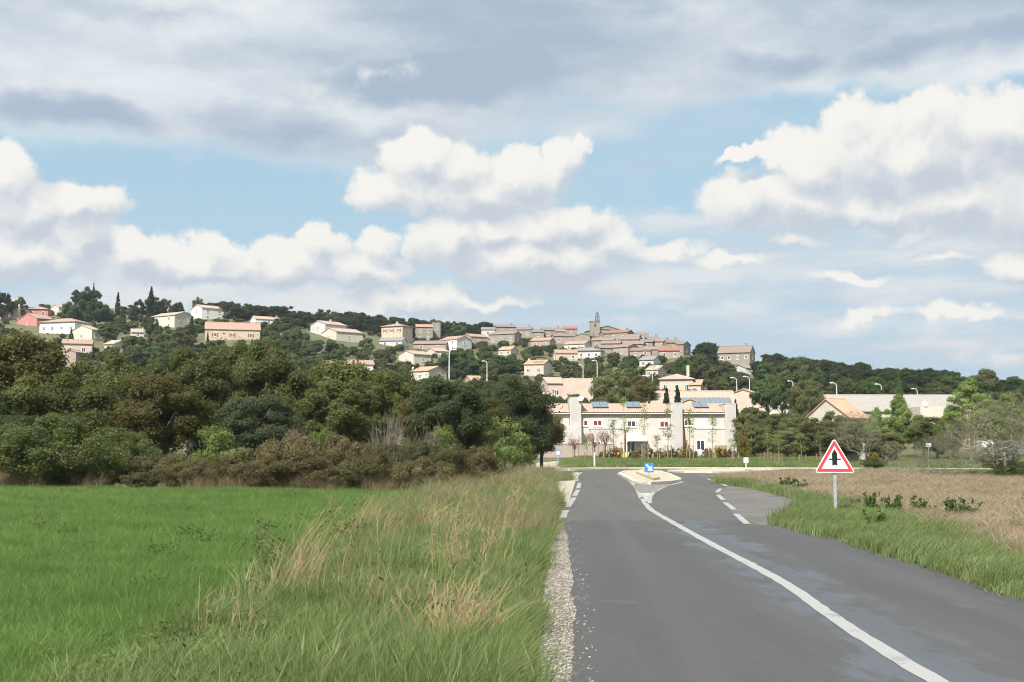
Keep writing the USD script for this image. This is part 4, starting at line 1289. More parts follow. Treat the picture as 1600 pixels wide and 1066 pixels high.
# ------------------------------------------------------------------ trees
def leaves(mb, c, nrm, size, rng, aspect=.6, bend=.0):
    """Leaf sprays: one kite per point, facing roughly along nrm."""
    n = len(c)
    nrm = nrm + rng.normal(0, .55, (n, 3))
    nrm /= np.linalg.norm(nrm, axis=1, keepdims=True) + 1e-9
    a = np.cross(nrm, rng.normal(size=(n, 3))); a /= np.linalg.norm(a, axis=1, keepdims=True) + 1e-9
    b = np.cross(nrm, a)
    s = (size * rng.uniform(.6, 1.35, n))[:, None]
    v = np.stack([c - a * s * .5, c + b * s * aspect * .5 - a * s * .05, c + a * s * .5 + nrm * s * bend, c - b * s * aspect * .5 - a * s * .05], 1).reshape(-1, 3)
    i = np.arange(n)[:, None] * 4
    f = np.vstack([i + [0, 1, 2], i + [0, 2, 3]])
    mb.add(v, f)


def crown_clumps(rng, k, rx, rz, cz, shape='round', lump=.27):
    """Clump centres and radii filling a crown of radius rx, half height rz around height cz."""
    out = []
    while len(out) < k:
        p = rng.uniform(-1, 1, 3)
        r = np.linalg.norm(p)
        if r > 1 or r < .30:
            continue
        if shape == 'umbrella' and p[2] < -.25:
            continue
        if shape == 'bush' and p[2] < -.9:
            continue
        p *= (r ** -.35) * rng.uniform(.86, 1.08)
        if shape == 'spire':
            h = (p[2] + 1) / 2
            p[:2] *= np.clip(1.15 * (1 - h) ** .75, .05, 1) * np.clip(h * 7 + .3, 0, 1)
        if shape == 'cone':
            h = (p[2] + 1) / 2
            p[:2] *= max(.06, 1.05 - h)
        if shape == 'poplar':
            h = (p[2] + 1) / 2
            p[:2] *= np.interp(h, [0, .2, .55, .85, 1.1], [.55, .95, 1, .6, .2])
        out.append((p[0] * rx, p[1] * rx, cz + p[2] * rz, rng.uniform(.7, 1.25) * lump * (rx * .6 + rz * .4) * (.55 if shape in ('spire', 'cone') else 1)))
    return np.array(out)


def tree_pattern(name, seed, h, rx, mat, bark='bark', shape='round', k=40, n=24000, size=.11, trunk_r=.14, lump=.27, base=.25, hollow=.5, up=.25):
    """A pattern with trunk (limbs grown out to the clumps) and crown. h: full height, rx: crown radius."""
    rng = np.random.default_rng(seed)
    cls = kind_class(name)
    z0 = h * base
    rz = (h - z0) / 2
    cz = z0 + rz
    rx_, rz_ = rx * .82, rz * .84
    k = int(k * 1.7)
    cl = crown_clumps(rng, k, rx_, rz_, cz, shape, lump * .82)
    trunk = MB()
    lean = rng.normal(0, .04 * h, 2)
    zt = cz + (rz * .5 if shape in ('spire', 'cone', 'poplar') else 0)
    path = [(0, 0, -.6), (lean[0] * .2, lean[1] * .2, h * .12), (lean[0] * .6, lean[1] * .6, (z0 + zt) / 2), (lean[0], lean[1], zt)]
    trunk.tube(path, [trunk_r * 1.35, trunk_r, trunk_r * .75, trunk_r * .35], 7)
    for q in cl[rng.permutation(len(cl))[:max(5, k // 5)]]:
        s = np.array(path[1]) * .4 + np.array(path[2]) * .6 if rng.random() < .6 else np.array(path[2])
        mid = s * .5 + q[:3] * .5 + rng.normal(0, .06 * h, 3) * [1, 1, .5]
        trunk.tube([s, mid, q[:3]], [trunk_r * .5, trunk_r * .32, trunk_r * .1], 5, cap=False)
    trunk.put('trunk', M[bark], cls)
    w = cl[:, 3] ** 2
    which = rng.choice(len(cl), n, p=w / w.sum())
    dirs = rng.normal(size=(n, 3)); dirs[:, 2] += up
    dirs /= np.linalg.norm(dirs, axis=1, keepdims=True)
    rr = cl[which, 3:4] * rng.uniform(.28, 1.0, (n, 1)) ** .5 * (1 + .25 * (meshkit.noise(np.column_stack([dirs * 2.5, ])[:, :3] + which[:, None] * 7.3, seed)[:, None] - .5))
    c = cl[which, :3] + dirs * rr * [1, 1, .85]
    c = c + rng.normal(0, 1, (n, 3)) * (cl[which, 3:4] * rng.choice([.06, .3], (n, 1), p=[.75, .25]))
    rel = (c - [0, 0, cz]) / [rx_, rx_, rz_]
    keep = (np.linalg.norm(rel, axis=1) > hollow) if shape in ('round', 'bush') else np.ones(n, bool)
    keep &= c[:, 2] > .02
    c, dirs, rel = c[keep], dirs[keep], rel[keep]
    out = dirs * .7 + rel * .5
    mb = MB()
    leaves(mb, c, out, size, rng, .62, .15)
    mb.put('crown', M[mat], cls)
    return cls


def twig_tree(name, seed, h, rx, bark, mat=None, n_leaf=1500, leaf_size=.06, targets=700, r_twig=.006, z_base=.3, multi=1):
    """A bare or barely budding tree: twigs grown out, one after the other, to points that fill the crown."""
    rng = np.random.default_rng(seed)
    cls = kind_class(name)
    pts, par, root = [], [], []
    for m in range(multi):
        b = rng.normal(0, .12, 2) * (multi > 1)
        lean = rng.normal(0, .10 if multi > 1 else .03, 2)
        k0 = len(pts)
        for k in range(7):
            z = -.3 + (h * z_base + .3) * k / 6
            pts.append([b[0] + lean[0] * z + rng.normal(0, .012), b[1] + lean[1] * z + rng.normal(0, .012), z])
            par.append(k0 + k - 1 if k else -1)
            root.append(m)
    pts = [np.array(p, float) for p in pts]
    cz, rz = h * (1 + z_base * .75) / 2, h * (1 - z_base * .75) / 2
    t = rng.normal(size=(targets, 3)); t /= np.linalg.norm(t, axis=1, keepdims=True)
    t *= rng.uniform(.15, 1, (targets, 1)) ** .42
    lump = .78 + .44 * meshkit.noise(t * 1.6 + seed, seed)
    t = t * lump[:, None] * [rx, rx, rz] + [0, 0, cz]
    t = t[np.argsort(np.linalg.norm(t - [0, 0, h * z_base], axis=1))]
    step = h * .045
    for q in t:
        P = np.array(pts)
        v = q - P
        dist = np.linalg.norm(v, axis=1)
        cost = dist + .7 * np.maximum(0, P[:, 2] - q[2]) + np.where(P[:, 2] < h * z_base * .55, 9, 0) + .12 * np.linalg.norm(P - [0, 0, h * z_base], axis=1)
        i = int(np.argmin(cost))
        n = max(1, int(dist[i] / step))
        s0 = pts[i]
        for k in range(1, n + 1):
            f = k / n
            pts.append(s0 + v[i] * f + [0, 0, -.03 * dist[i] * math.sin(math.pi * f)] + rng.normal(0, .05 * step, 3) * (k < n))
            par.append(i if k == 1 else len(pts) - 2)
    P, par = np.array(pts), np.array(par)
    cnt = np.ones(len(P))
    for i in range(len(P) - 1, -1, -1):
        if par[i] >= 0:
            cnt[par[i]] += cnt[i]
    r = r_twig * cnt ** .42
    thick, thin = MB(), MB()
    for i in range(len(P)):
        if par[i] < 0:
            continue
        big = r[i] > r_twig * 3.2
        (thick if big else thin).tube([P[par[i]], P[i]], [min(r[par[i]], r[i] * 1.35), r[i]], 6 if r[i] > .04 else (4 if big else 3), cap=False)
    thick.put('trunk', M[bark], cls)
    tag(thin.put('twigs', M[bark], cls), kind='stuff')
    if mat:
        c = P[rng.integers(int(len(P) * .25), len(P), n_leaf)] + rng.normal(0, .022 * h, (n_leaf, 3))
        mb = MB(); leaves(mb, c, rng.normal(size=(n_leaf, 3)), leaf_size, rng, .6)
        mb.put('crown', M[mat], cls)
    return cls


def brush(name, seed, h, rx):
    """A leafless shrub: many thin upright stems, each with a few side twigs."""
    rng = np.random.default_rng(seed)
    cls = kind_class(name)
    st, tw = MB(), MB()
    for k in range(60):
        a = rng.uniform(0, 6.28)
        o = np.array([math.cos(a), math.sin(a), 0]) * rx * rng.uniform(.1, 1)
        L = h * rng.uniform(.55, 1.05)
        b = o * .12 - [0, 0, .2]
        m = b + o * .3 + [0, 0, L * .5] + rng.normal(0, .05, 3)
        e = o + [0, 0, L]
        st.tube([b, m, e], [.016, .011, .004], 4, cap=False)
        for _ in range(9):
            f = rng.uniform(.3, 1)
            q = (m + (e - m) * (f - .5) * 2) if f > .5 else b + (m - b) * f * 2
            w = q + rng.normal(0, .14, 3) * [1, 1, .4] + [0, 0, rng.uniform(.1, .4)]
            tw.tube([q, w], [.006, .003], 3, cap=False)
    st.put('stems', M['twig_brown'], cls)
    tag(tw.put('twigs', M['twig_brown'], cls), kind='stuff')
    return cls


PAT = {}
def pattern(key, h, w, cls):
    PAT.setdefault(key, []).append((cls, h, w))


for s in range(3):
    pattern('oak', 6, 4.6, tree_pattern('holm_oak', 20 + s, 6, 2.3, 'oak', k=(30, 50, 20)[s], n=30000, size=(.125, .11, .135)[s], lump=(.32, .25, .40)[s], base=(.2, .3, .1)[s], hollow=(.45, .3, .5)[s]))
pattern('oak_brown', 6, 4.6, tree_pattern('brown_oak', 31, 6, 2.3, 'oak_brown', k=52, n=32000, size=.115))
pattern('oak_brown', 6, 4.6, tree_pattern('brown_oak', 32, 6, 2.3, 'oak_brown', k=44, n=30000, size=.115))
pattern('oak_dark', 6, 4.8, tree_pattern('dark_oak', 33, 6, 2.4, 'oak_dark', k=50, n=34000, size=.12, base=.12))
pattern('oak_dark', 6, 4.8, tree_pattern('dark_oak', 34, 6, 2.4, 'oak_dark', k=46, n=34000, size=.12, base=.04, trunk_r=.2))
pattern('oak_grey', 6, 4.6, tree_pattern('grey_oak', 35, 6, 2.3, 'oak_grey', k=46, n=30000, size=.12))
pattern('olive_bush', 4, 5, tree_pattern('olive_bush', 36, 4, 2.5, 'bush_leaf', shape='bush', k=50, n=26000, size=.10, base=.02, trunk_r=.08))
pattern('fresh_bush', 3, 2.2, tree_pattern('fresh_bush', 37, 3, 1.1, 'fresh', shape='bush', k=22, n=3800, size=.09, base=.05, trunk_r=.04, hollow=.1, lump=.3))
pattern('fresh_bush', 3, 2.2, tree_pattern('fresh_bush', 38, 3, 1.1, 'fresh', shape='bush', k=20, n=3000, size=.09, base=.05, trunk_r=.04, hollow=.1, lump=.3))
for s in range(3):
    pattern('bramble', 2, 3.4, tree_pattern('bramble_bush', 40 + s, 2, 1.7, 'bramble', shape='bush', k=40, n=15000, size=.075, base=.0, trunk_r=.03, up=.1))
pattern('russet', 4, 2.6, tree_pattern('russet_bush', 44, 4, 1.3, 'russet', shape='bush', k=26, n=4200, size=.09, base=.1, trunk_r=.05, hollow=.1))
pattern('bare_bush', 3, 3, brush('bare_bush', 45, 3, 1.3))
pattern('bare_bush', 3, 3, brush('bare_bush', 46, 3, 1.5))
pattern('bare_tree', 6, 5, twig_tree('budding_tree', 47, 6, 2.6, 'bark_grey', 'bud', 11000, .065, targets=1000, r_twig=.0042, z_base=.28))
pattern('bare_tree', 6, 5, twig_tree('budding_tree', 48, 6, 2.5, 'bark_grey', 'bud', 8000, .065, targets=750, r_twig=.0042, z_base=.2, multi=2))
pattern('bare_tree', 6, 5, twig_tree('budding_tree', 49, 6, 2.5, 'bark_grey', 'bud', 7000, .065, targets=650, r_twig=.0042, z_base=.12, multi=3))
pattern('bright_tree', 7, 5, tree_pattern('bright_tree', 50, 7, 2.5, 'fresh', 'bark_grey', k=50, n=20000, size=.15, base=.10, hollow=.3, shape='poplar', lump=.22))
pattern('poplar', 9, 5, tree_pattern('poplar', 51, 9, 2.5, 'fresh', 'bark_grey', shape='poplar', k=60, n=15000, size=.17, base=.2, lump=.2))
pattern('hedge_tree', 7, 4.4, tree_pattern('hedge_oak', 52, 7, 2.2, 'willow', 'bark_grey', k=50, n=19000, size=.19, base=.0))
pattern('hedge_tree', 7, 4.4, tree_pattern('hedge_oak', 53, 7, 2.2, 'willow', 'bark_grey', k=44, n=18000, size=.19, base=.02))
pattern('willow', 8, 8, tree_pattern('olive_green_tree', 54, 8, 4, 'willow', k=60, n=20000, size=.26, base=.05))
# trees of the hill, seen small
for s in range(4):
    pattern('hill', 6, 7, tree_pattern('hill_oak', 60 + s, 6, 3.5, 'hill', k=26, n=5600, size=.42, base=.02, lump=.3))
for s in range(3):
    pattern('hill_dark', 7, 7, tree_pattern('dark_hill_oak', 70 + s, 7, 3.5, 'pine', k=26, n=5600, size=.44, base=.05, lump=.3))
for s in range(2):
    pattern('hill_light', 7, 7, tree_pattern('light_pine', 75 + s, 7, 3.5, 'pine_light', k=28, n=4600, size=.44, base=.05, lump=.28))
pattern('umbrella', 7, 9, tree_pattern('umbrella_pine', 78, 7, 4.5, 'pine_light', shape='umbrella', k=44, n=7500, size=.36, base=.22, lump=.2, trunk_r=.25))
pattern('umbrella_dark', 8, 9, tree_pattern('dark_umbrella_pine', 79, 8, 4.5, 'pine', shape='umbrella', k=44, n=6500, size=.42, base=.2, lump=.22, trunk_r=.25))
pattern('cypress', 9, 2.6, tree_pattern('cypress', 80, 9, 1.3, 'cypress', shape='spire', k=60, n=5200, size=.34, base=.02, lump=.22))
pattern('conifer', 8, 4.5, tree_pattern('conifer', 81, 8, 2.25, 'pine', shape='cone', k=70, n=7500, size=.30, base=.04, lump=.22))
pattern('conifer', 8, 4.5, tree_pattern('conifer', 82, 8, 2.25, 'pine_light', shape='cone', k=60, n=6500, size=.30, base=.04, lump=.22))

_turn = np.random.default_rng(11)


def plant(key, name, label, cat, px, yt, wpx, d, group=None, v=None, sink=0.0):
    """Puts a copy whose crown top is seen at row yt and whose width is wpx in the photograph, rooted in the ground at distance d."""
    pats = PAT[key]
    cls, h, w = pats[(v if v is not None else int(_turn.integers(0, 99))) % len(pats)]
    top = at(px, yt, d)
    g = float(H(top[0], d)) - sink
    sz = max(top[2] - g, .3) / h
    sx = wpx / F * d / w
    return copy(cls, name, label, cat, (top[0], d, g), float(_turn.uniform(0, 6.28)), (sx, sx, sz), group)


ORD = ['first', 'second', 'third', 'fourth', 'fifth', 'sixth', 'seventh', 'eighth', 'ninth', 'tenth', 'eleventh', 'twelfth', 'thirteenth', 'fourteenth', 'fifteenth', 'sixteenth', 'seventeenth', 'eighteenth', 'nineteenth', 'twentieth', 'twenty first', 'twenty second']

# the grove behind the wheat: (kind, px of the middle, row of the top, width in px, distance)
GROVE = [('oak_brown', 22, 497, 190, 62), ('oak', -75, 515, 190, 60), ('oak', 108, 585, 165, 58), ('oak', 175, 553, 165, 66), ('oak_brown', 252, 578, 185, 57), ('oak', 300, 535, 160, 68), ('oak', 352, 522, 150, 72),
         ('oak', 395, 522, 140, 74), ('oak', 432, 545, 160, 64), ('oak_grey', 398, 612, 160, 54), ('oak', 492, 545, 160, 66), ('oak', 560, 545, 160, 68), ('oak', 525, 585, 160, 58), ('oak', 610, 572, 130, 64), 
         ('oak_dark', 700, 580, 150, 58), ('oak_dark', 808, 576, 140, 80), ('oak_brown', 755, 612, 110, 72), ('oak', 40, 590, 170, 55), ('oak_dark', 20, 640, 150, 52), ('oak_brown', 846, 640, 90, 84), ('oak_dark', -40, 600, 180, 53), ('oak', 745, 640, 100, 66)]
LOOKS = dict(oak='olive green evergreen oak', oak_brown='brownish evergreen oak', oak_dark='dense dark evergreen oak', oak_grey='grey green evergreen oak')
cnt = {}
for key, px, yt, w, d in sorted(GROVE, key=lambda q: q[1]):
    k = cnt[key] = cnt.get(key, -1) + 1
    lab = f'{LOOKS[key]} in the grove, {ORD[k]} of its colour from the left'
    if key == 'oak_dark' and px == 808:
        lab = 'big dark evergreen oak beside the road where the grove ends'
    if key == 'oak_dark' and px == 700:
        lab = 'dense dark round evergreen oak in the right half of the grove'
    if key == 'oak_grey':
        lab = 'grey green evergreen oak standing out in the middle of the grove'
    plant(key, 'oak_tree', lab, 'tree', px, yt, w, d, 'oaks of the grove')
for px, yt, w, d, lab in ((105, 642, 235, 47.5, 'large rounded olive green bush at the left end of the field edge'), (205, 668, 120, 49, 'lower olive green bush beside the largest one on the field edge'), (20, 655, 120, 49.5, 'olive green bush at the left photo edge behind the wheat')):
    plant('olive_bush', 'olive_bush', lab, 'bush', px, yt, w, d, 'bushes on the field edge')
k = 0
for px, yt, w, d in ((262, 705, 110, 48), (318, 712, 100, 46), (392, 690, 130, 46.5), (455, 682, 130, 46), (520, 678, 130, 45.5), (582, 684, 130, 45), (640, 690, 120, 45), (696, 694, 120, 45.5), (745, 688, 100, 50), (560, 700, 120, 43.5), (660, 708, 120, 43.5), (480, 705, 120, 44.5), (360, 722, 100, 45.5), (425, 715, 110, 45)):
    pass
BR = sorted([(262, 705, 110, 48), (318, 712, 100, 46.5), (392, 690, 130, 46.5), (455, 682, 130, 46), (520, 678, 130, 45.5), (582, 684, 130, 45), (640, 690, 120, 45), (696, 694, 120, 45.5), (745, 690, 100, 50), (560, 702, 120, 43.5), (660, 708, 120, 43.5), (480, 708, 120, 44.5), (360, 722, 100, 45.8), (425, 715, 110, 45), (720, 715, 90, 47), (160, 725, 100, 47.5), (60, 735, 110, 48.4), (0, 733, 110, 49.2), (222, 728, 90, 47.2), (292, 732, 90, 46.3)])
for k, (px, yt, w, d) in enumerate(BR):
    yt += (k * 37) % 23 - 13
    w *= .9 + .05 * ((k * 5) % 7)
    plant('bramble', 'bramble_bush', f'reddish brown bramble bush along the wheat edge, {ORD[k]} from the left', 'bush', px, yt, w, d, 'brambles on the field edge')
for k, (px, yt, w, d) in enumerate([(338, 648, 90, 48), (366, 690, 60, 46.5), (500, 655, 60, 50), (688, 652, 70, 54), (790, 640, 75, 70), (812, 668, 60, 72), (770, 676, 60, 58)]):
    plant('fresh_bush', 'fresh_bush', f'light spring green bush before the dark oaks, {ORD[k]} from the left of its kind', 'bush', px, yt, w, d, 'light green bushes')
for k, (px, yt, w, d) in enumerate([(655, 606, 90, 60), (745, 655, 70, 60)]):
    plant('russet', 'russet_bush', ('reddish budding small tree among the oaks left of the dark round one', 'reddish budding shrub right of the dark round oak')[k], 'shrub', px, yt, w, d)
for k, (px, yt, w, d) in enumerate([(470, 668, 70, 49), (608, 648, 110, 48.5), (668, 668, 80, 49)]):
    plant('bare_bush', 'bare_bush', f'leafless grey twiggy shrub at the foot of the grove, {ORD[k]} from the left', 'shrub', px, yt, w, d, 'bare shrubs')

# trees right of the terrace and around the dry field
RIGHT = [('hedge_tree', 1163, 640, 55, 140), ('hedge_tree', 1190, 636, 60, 142), ('hedge_tree', 1216, 642, 60, 140), ('hedge_tree', 1243, 640, 60, 138), ('hedge_tree', 1275, 648, 66, 134), ('hedge_tree', 1300, 655, 55, 130), ('hedge_tree', 1178, 660, 55, 132), ('hedge_tree', 1230, 664, 60, 130)]
for k, (key, px, yt, w, d) in enumerate(RIGHT):
    plant(key, 'hedge_tree', f'dense olive green tree in the row right of the white terrace, {ORD[k]} listed' if False else ['olive green tree touching the right end of the terrace', 'tallest olive green tree right of the terrace', 'olive green tree behind the staked saplings, third from the terrace', 'olive green tree in the row below the bushy dark one', 'wide olive green tree behind the warning sign', 'greyish olive tree right above the warning sign', 'lower olive tree in front of the row beside the terrace', 'lower olive tree in front of the middle of the row'][k], 'tree', px, yt, w, d, 'tree row right of the terrace')
plant('willow', 'olive_green_tree', 'large olive green bushy tree behind the left half of the terrace', 'tree', 956, 572, 78, 205)
plant('oak_brown', 'brown_tree', 'rusty brown tree right of the large olive one behind the terrace', 'tree', 1003, 583, 60, 215)
plant('conifer', 'conifer', 'dark conifer behind the terrace roof, left of a pair', 'tree', 1041, 600, 32, 172, v=0)
plant('conifer', 'conifer', 'dark conifer behind the terrace roof, right and taller of a pair', 'tree', 1058, 596, 32, 172, v=0)
plant('conifer', 'conifer', 'small conifer behind the terrace roof beside the olive tree', 'tree', 1014, 612, 22, 168, v=1)
plant('conifer', 'conifer', 'small conifer before the peach gable right of the terrace', 'tree', 1149, 619, 22, 165, v=0)
plant('umbrella', 'umbrella_pine', 'bright round umbrella pine right of the long peach building', 'tree', 1200, 603, 66, 205)
plant('umbrella', 'umbrella_pine', 'second lower umbrella pine just right of the bright one', 'tree', 1222, 612, 40, 200)
plant('willow', 'bushy_tree', 'bushy dark olive tree beside the street lamp right of the pines', 'tree', 1263, 587, 66, 185)
plant('willow', 'bushy_tree', 'greyish bushy tree on the slope left of the umbrella pine', 'tree', 1138, 590, 60, 285)
plant('bare_tree', 'budding_tree', 'grey budding tree behind the right edge of the warning sign', 'tree', 1343, 640, 80, 112, v=1)
plant('hedge_tree', 'olive_tree', 'grey olive tree directly above the warning sign', 'tree', 1312, 645, 70, 118, v=1)
plant('bright_tree', 'bright_tree', 'bright green tree below the grey shed roof', 'tree', 1402, 612, 70, 130, v=0)
plant('bright_tree', 'bright_tree', 'low bright green tree right of the brighter tall one', 'tree', 1440, 645, 66, 126, v=0)
plant('bright_tree', 'bright_tree', 'low bright green tree left of the brighter tall one', 'tree', 1368, 632, 44, 128, v=0)
plant('conifer', 'conifer', 'dark conifer in front of the grey shed roof', 'tree', 1404, 576, 24, 190, v=1)
plant('poplar', 'light_poplar', 'tall light green poplar before the right end of the grey shed', 'tree', 1513, 586, 92, 118)
plant('poplar', 'light_poplar', 'pale green poplar behind the large budding tree', 'tree', 1574, 608, 80, 130)
plant('bare_tree', 'budding_tree', 'large grey budding tree at the right edge of the dry field', 'tree', 1566, 614, 150, 60, v=0)
plant('bare_tree', 'budding_tree', 'second budding tree cut by the right photo edge', 'tree', 1640, 625, 130, 66, v=2)
plant('hedge_tree', 'olive_tree', 'olive tree before the left end of the orange roof by the shed', 'tree', 1302, 636, 46, 140, v=1)
plant('hedge_tree', 'olive_tree', 'olive tree below the orange roof left of the grey shed', 'tree', 1338, 650, 60, 135, v=0)
plant('hedge_tree', 'olive_tree', 'grey olive tree before the wall of the grey shed', 'tree', 1462, 645, 80, 124, v=1)
plant('bright_tree', 'bright_tree', 'light green tree before the cream block by the shed', 'tree', 1486, 628, 60, 122, v=0)
plant('hedge_tree', 'olive_tree', 'low olive tree under the bright green tree by the shed', 'tree', 1380, 664, 70, 116, v=0)
plant('bare_tree', 'budding_tree', 'low budding tree before the parked white van', 'tree', 1552, 672, 90, 76, v=1)
plant('bare_tree', 'budding_tree', 'budding tree before the pale pink building', 'tree', 1500, 655, 80, 84, v=1)
for k, (px, yt, w, d) in enumerate([(1393, 690, 46, 66), (1430, 692, 60, 64), (1466, 682, 78, 62), (1512, 690, 60, 68)]):
    plant('bare_tree', 'budding_tree', f'low thin budding tree beyond the dry field, {ORD[k]} from the left', 'tree', px, yt, w, d, 'low budding trees', v=2)
for k, (px, yt, w, d) in enumerate([(1556, 690, 76, 80), (1590, 720, 90, 60), (1515, 735, 70, 64), (1640, 715, 110, 58), (1365, 715, 50, 95), (1470, 738, 70, 64), (1400, 742, 60, 66)]):
    plant('olive_bush', 'olive_bush', ['bush in front of the parked white van', 'dark bush right of the large budding tree trunk', 'low bush left of the large budding tree trunk', 'bush at the right photo edge behind the dry field', 'round bush beside the pale wall behind the sign', 'low bush under the low budding trees', 'low bush left under the low budding trees'][k], 'bush', px, yt, w, d, 'bushes by the dry field')

# ---------------------------------------------------------- single trees of the hill
SINGLE = [('cypress', 237, 442, 15, 455, 'tall dark cypress on the left skyline'), ('cypress', 185, 452, 11, 455, 'smaller cypress left of the tall one on the skyline'), ('cypress', 147, 436, 7, 470, 'thin cypress tip behind the dark round skyline tree'),
          ('hill_dark', 141, 446, 46, 452, 'dark round tree on the left skyline under a thin cypress'), ('hill_dark', 5, 455, 36, 450, 'dark tree on the skyline at the left photo edge'), ('hill_dark', 218, 466, 24, 455, 'low dark tree left of the tall cypress'), ('hill_dark', 250, 467, 26, 455, 'low dark tree right of the tall cypress'),
          ('hill_dark', 280, 471, 20, 460, 'small skyline tree between cypress and white ridge house'), ('hill_light', 110, 470, 40, 430, 'light green tree below the dark round skyline tree'), ('hill_light', 150, 468, 46, 425, 'second light green tree below the dark round skyline tree'), ('conifer', 192, 478, 20, 400, 'green conifer in the left hillside garden'),
          ('hill', 30, 464, 36, 455, 'olive brown tree above the pink houses'), ('hill_light', 172, 505, 40, 360, 'green tree left of the small low cream house'), ('hill', 235, 490, 28, 380, 'green tree before the house with green shutters'), ('conifer', 300, 492, 20, 365, 'dark conifer left of the beige bungalow'), ('conifer', 112, 512, 14, 345, 'little dark conifer before the stepped gables'),
          ('cypress', 325, 515, 6, 340, 'very thin cypress before the beige bungalow'), ('hill_light', 448, 495, 50, 420, 'green tree right of the low white gabled house'), ('hill', 410, 503, 50, 400, 'olive tree above the right end of the beige bungalow'), ('hill_dark', 552, 497, 30, 520, 'dark tree between grey white house and arched porch house'), ('hill_dark', 578, 497, 26, 540, 'second dark tree left of the arched porch house'),
          ('conifer', 683, 511, 12, 520, 'dark conifer at the foot of the square stone house'), ('hill_dark', 840, 514, 28, 560, 'dark round tree in the old village'), ('cypress', 855, 521, 8, 535, 'short cypress under the old village'), ('hill_dark', 946, 533, 26, 540, 'dark tree under the church in the village'), ('hill_dark', 885, 523, 16, 545, 'small dark tree left of the big stone gable'),
          ('umbrella_dark', 1056, 544, 52, 475, 'dark umbrella pine below the right end of the village'), ('umbrella_dark', 1106, 538, 54, 480, 'tall umbrella pine between village and long stone building'), ('umbrella_dark', 1140, 552, 40, 462, 'dark pine before the long old stone building'), ('hill_dark', 1004, 547, 26, 500, 'dark tree right of the cream gabled village house'),
          ('cypress', 865, 546, 6, 478, 'cypress at the left end of the brown roofed house'), ('hill_dark', 820, 535, 30, 520, 'dark tree right of the little orange roof'), ('cypress', 1122, 600, 7, 280, 'tiny cypress beside the greyish bushy tree'), ('hill_light', 770, 555, 90, 330, 'large round green tree left of the solar roofed house'), ('hill_light', 720, 548, 60, 360, 'green pine above the lamp behind the oaks'),
          ('umbrella_dark', 1472, 578, 28, 330, 'lone dark pine on the right skyline'), ('hill_dark', 1590, 590, 34, 340, 'dark round tree on the skyline at the right photo edge'), ('hill_light', 1305, 594, 22, 265, 'bright small tree behind the shed lamp'),
          ('hill_dark', 925, 548, 14, 470, 'small dark tree before the long grey roofed house')]
for key, px, yt, w, d, lab in SINGLE:
    plant(key, key if key in ('cypress', 'conifer') else 'hill_tree', lab, 'tree', px, yt, w, d)

# ---------------------------------------------------------- the wooded slopes
rs = np.random.default_rng(5)
placed = []


def clear(px, yt, w, yb, d):
    for x0, x1, a, b, dh in BOXES:
        if d < dh + 2 and px + w * .42 > x0 and px - w * .42 < x1 and yt < b and yb > a - 30 and yt > a - 60:
            return False
        if abs(d - dh) < 9 and px > x0 - 2 and px < x1 + 2 and abs(yb - b) < 12:
            return False
    return True


_seen = {}


def beside(label, px, yt, yb, w):
    """Names a hillside tree by the house it stands next to."""
    y = (yt + yb) / 2
    core, hx, hy, _ = min(HOUSES, key=lambda q: math.hypot(q[1] - px, (q[2] - y) * 1.6))
    dx, dy = px - hx, y - hy
    side = ('right of' if dx > 0 else 'left of') if abs(dx) > 1.3 * abs(dy) else ('below' if dy > 0 else 'above')
    far = math.hypot(dx, dy)
    lab = f'{label} {"close" if far < 32 else "well"} {side} the {core}'
    k = _seen[lab] = _seen.get(lab, -1) + 1
    words = lab.split()
    if k:
        words = ([('another', 'third', 'fourth', 'fifth', 'sixth', 'seventh', 'eighth', 'ninth', 'tenth', 'eleventh', 'twelfth')[min(k - 1, 10)]] + words)
    return ' '.join(words[:16])


def scatter(region, n, keys, hpx, wm, label, name, group, gap=.55, tries=40):
    from shapely.geometry import Polygon as PG
    pg = PG(region)
    x0, y0, x1, y1 = pg.bounds
    k = 0
    for _ in range(n * tries):
        if k >= n:
            break
        px, yb = rs.uniform(x0, x1), rs.uniform(y0, y1)
        if not pg.contains(Point(px, yb)):
            continue
        d = D(px, yb)
        hm = rs.uniform(*hpx)                    # metres
        hp, w = hm / d * F, wm * hm * rs.uniform(.8, 1.2) / d * F
        yt = yb - hp
        if any(abs(px - q[0]) < gap * (w + q[2]) / 2 and abs(yb - q[1]) < gap * 11 for q in placed):
            continue
        while hp > 6 and not clear(px, yt, w, yb, d):
            hp *= .7; w *= .8; yt = yb - hp
        if hp <= 6:
            continue
        placed.append((px, yb, w))
        key = keys[int(rs.integers(0, len(keys)))]
        plant(key, name, beside(label, px, yt, yb, w), 'tree', px, yt, w, d, group)
        k += 1
    return k


n1 = scatter([(-40, 492), (60, 476), (320, 486), (520, 505), (640, 520), (640, 640), (-40, 640)], 95, ['hill', 'hill', 'hill_light', 'hill_dark'], (4.5, 7.5), 1.05, 'round green tree', 'hill_oak', 'trees of the left hillside')
n2 = scatter([(640, 520), (760, 536), (900, 552), (1010, 560), (1010, 655), (640, 655)], 75, ['hill', 'hill', 'hill_light', 'hill_dark'], (4.5, 7.5), 1.1, 'round olive tree', 'hill_oak', 'trees below the old village')
n3 = scatter([(1010, 562), (1130, 575), (1240, 592), (1420, 620), (1640, 632), (1640, 668), (1010, 655)], 85, ['hill', 'hill', 'hill', 'hill_light', 'hill_dark'], (4.5, 8), 1.15, 'round green tree', 'hill_oak', 'trees of the right slope')
n4 = scatter([(-60, 668), (860, 668), (860, 690), (-60, 690)], 14, ['hill', 'hill_dark'], (5, 8), 1.2, 'dim tree deep in the grove', 'hill_oak', 'trees behind the grove', gap=.8)


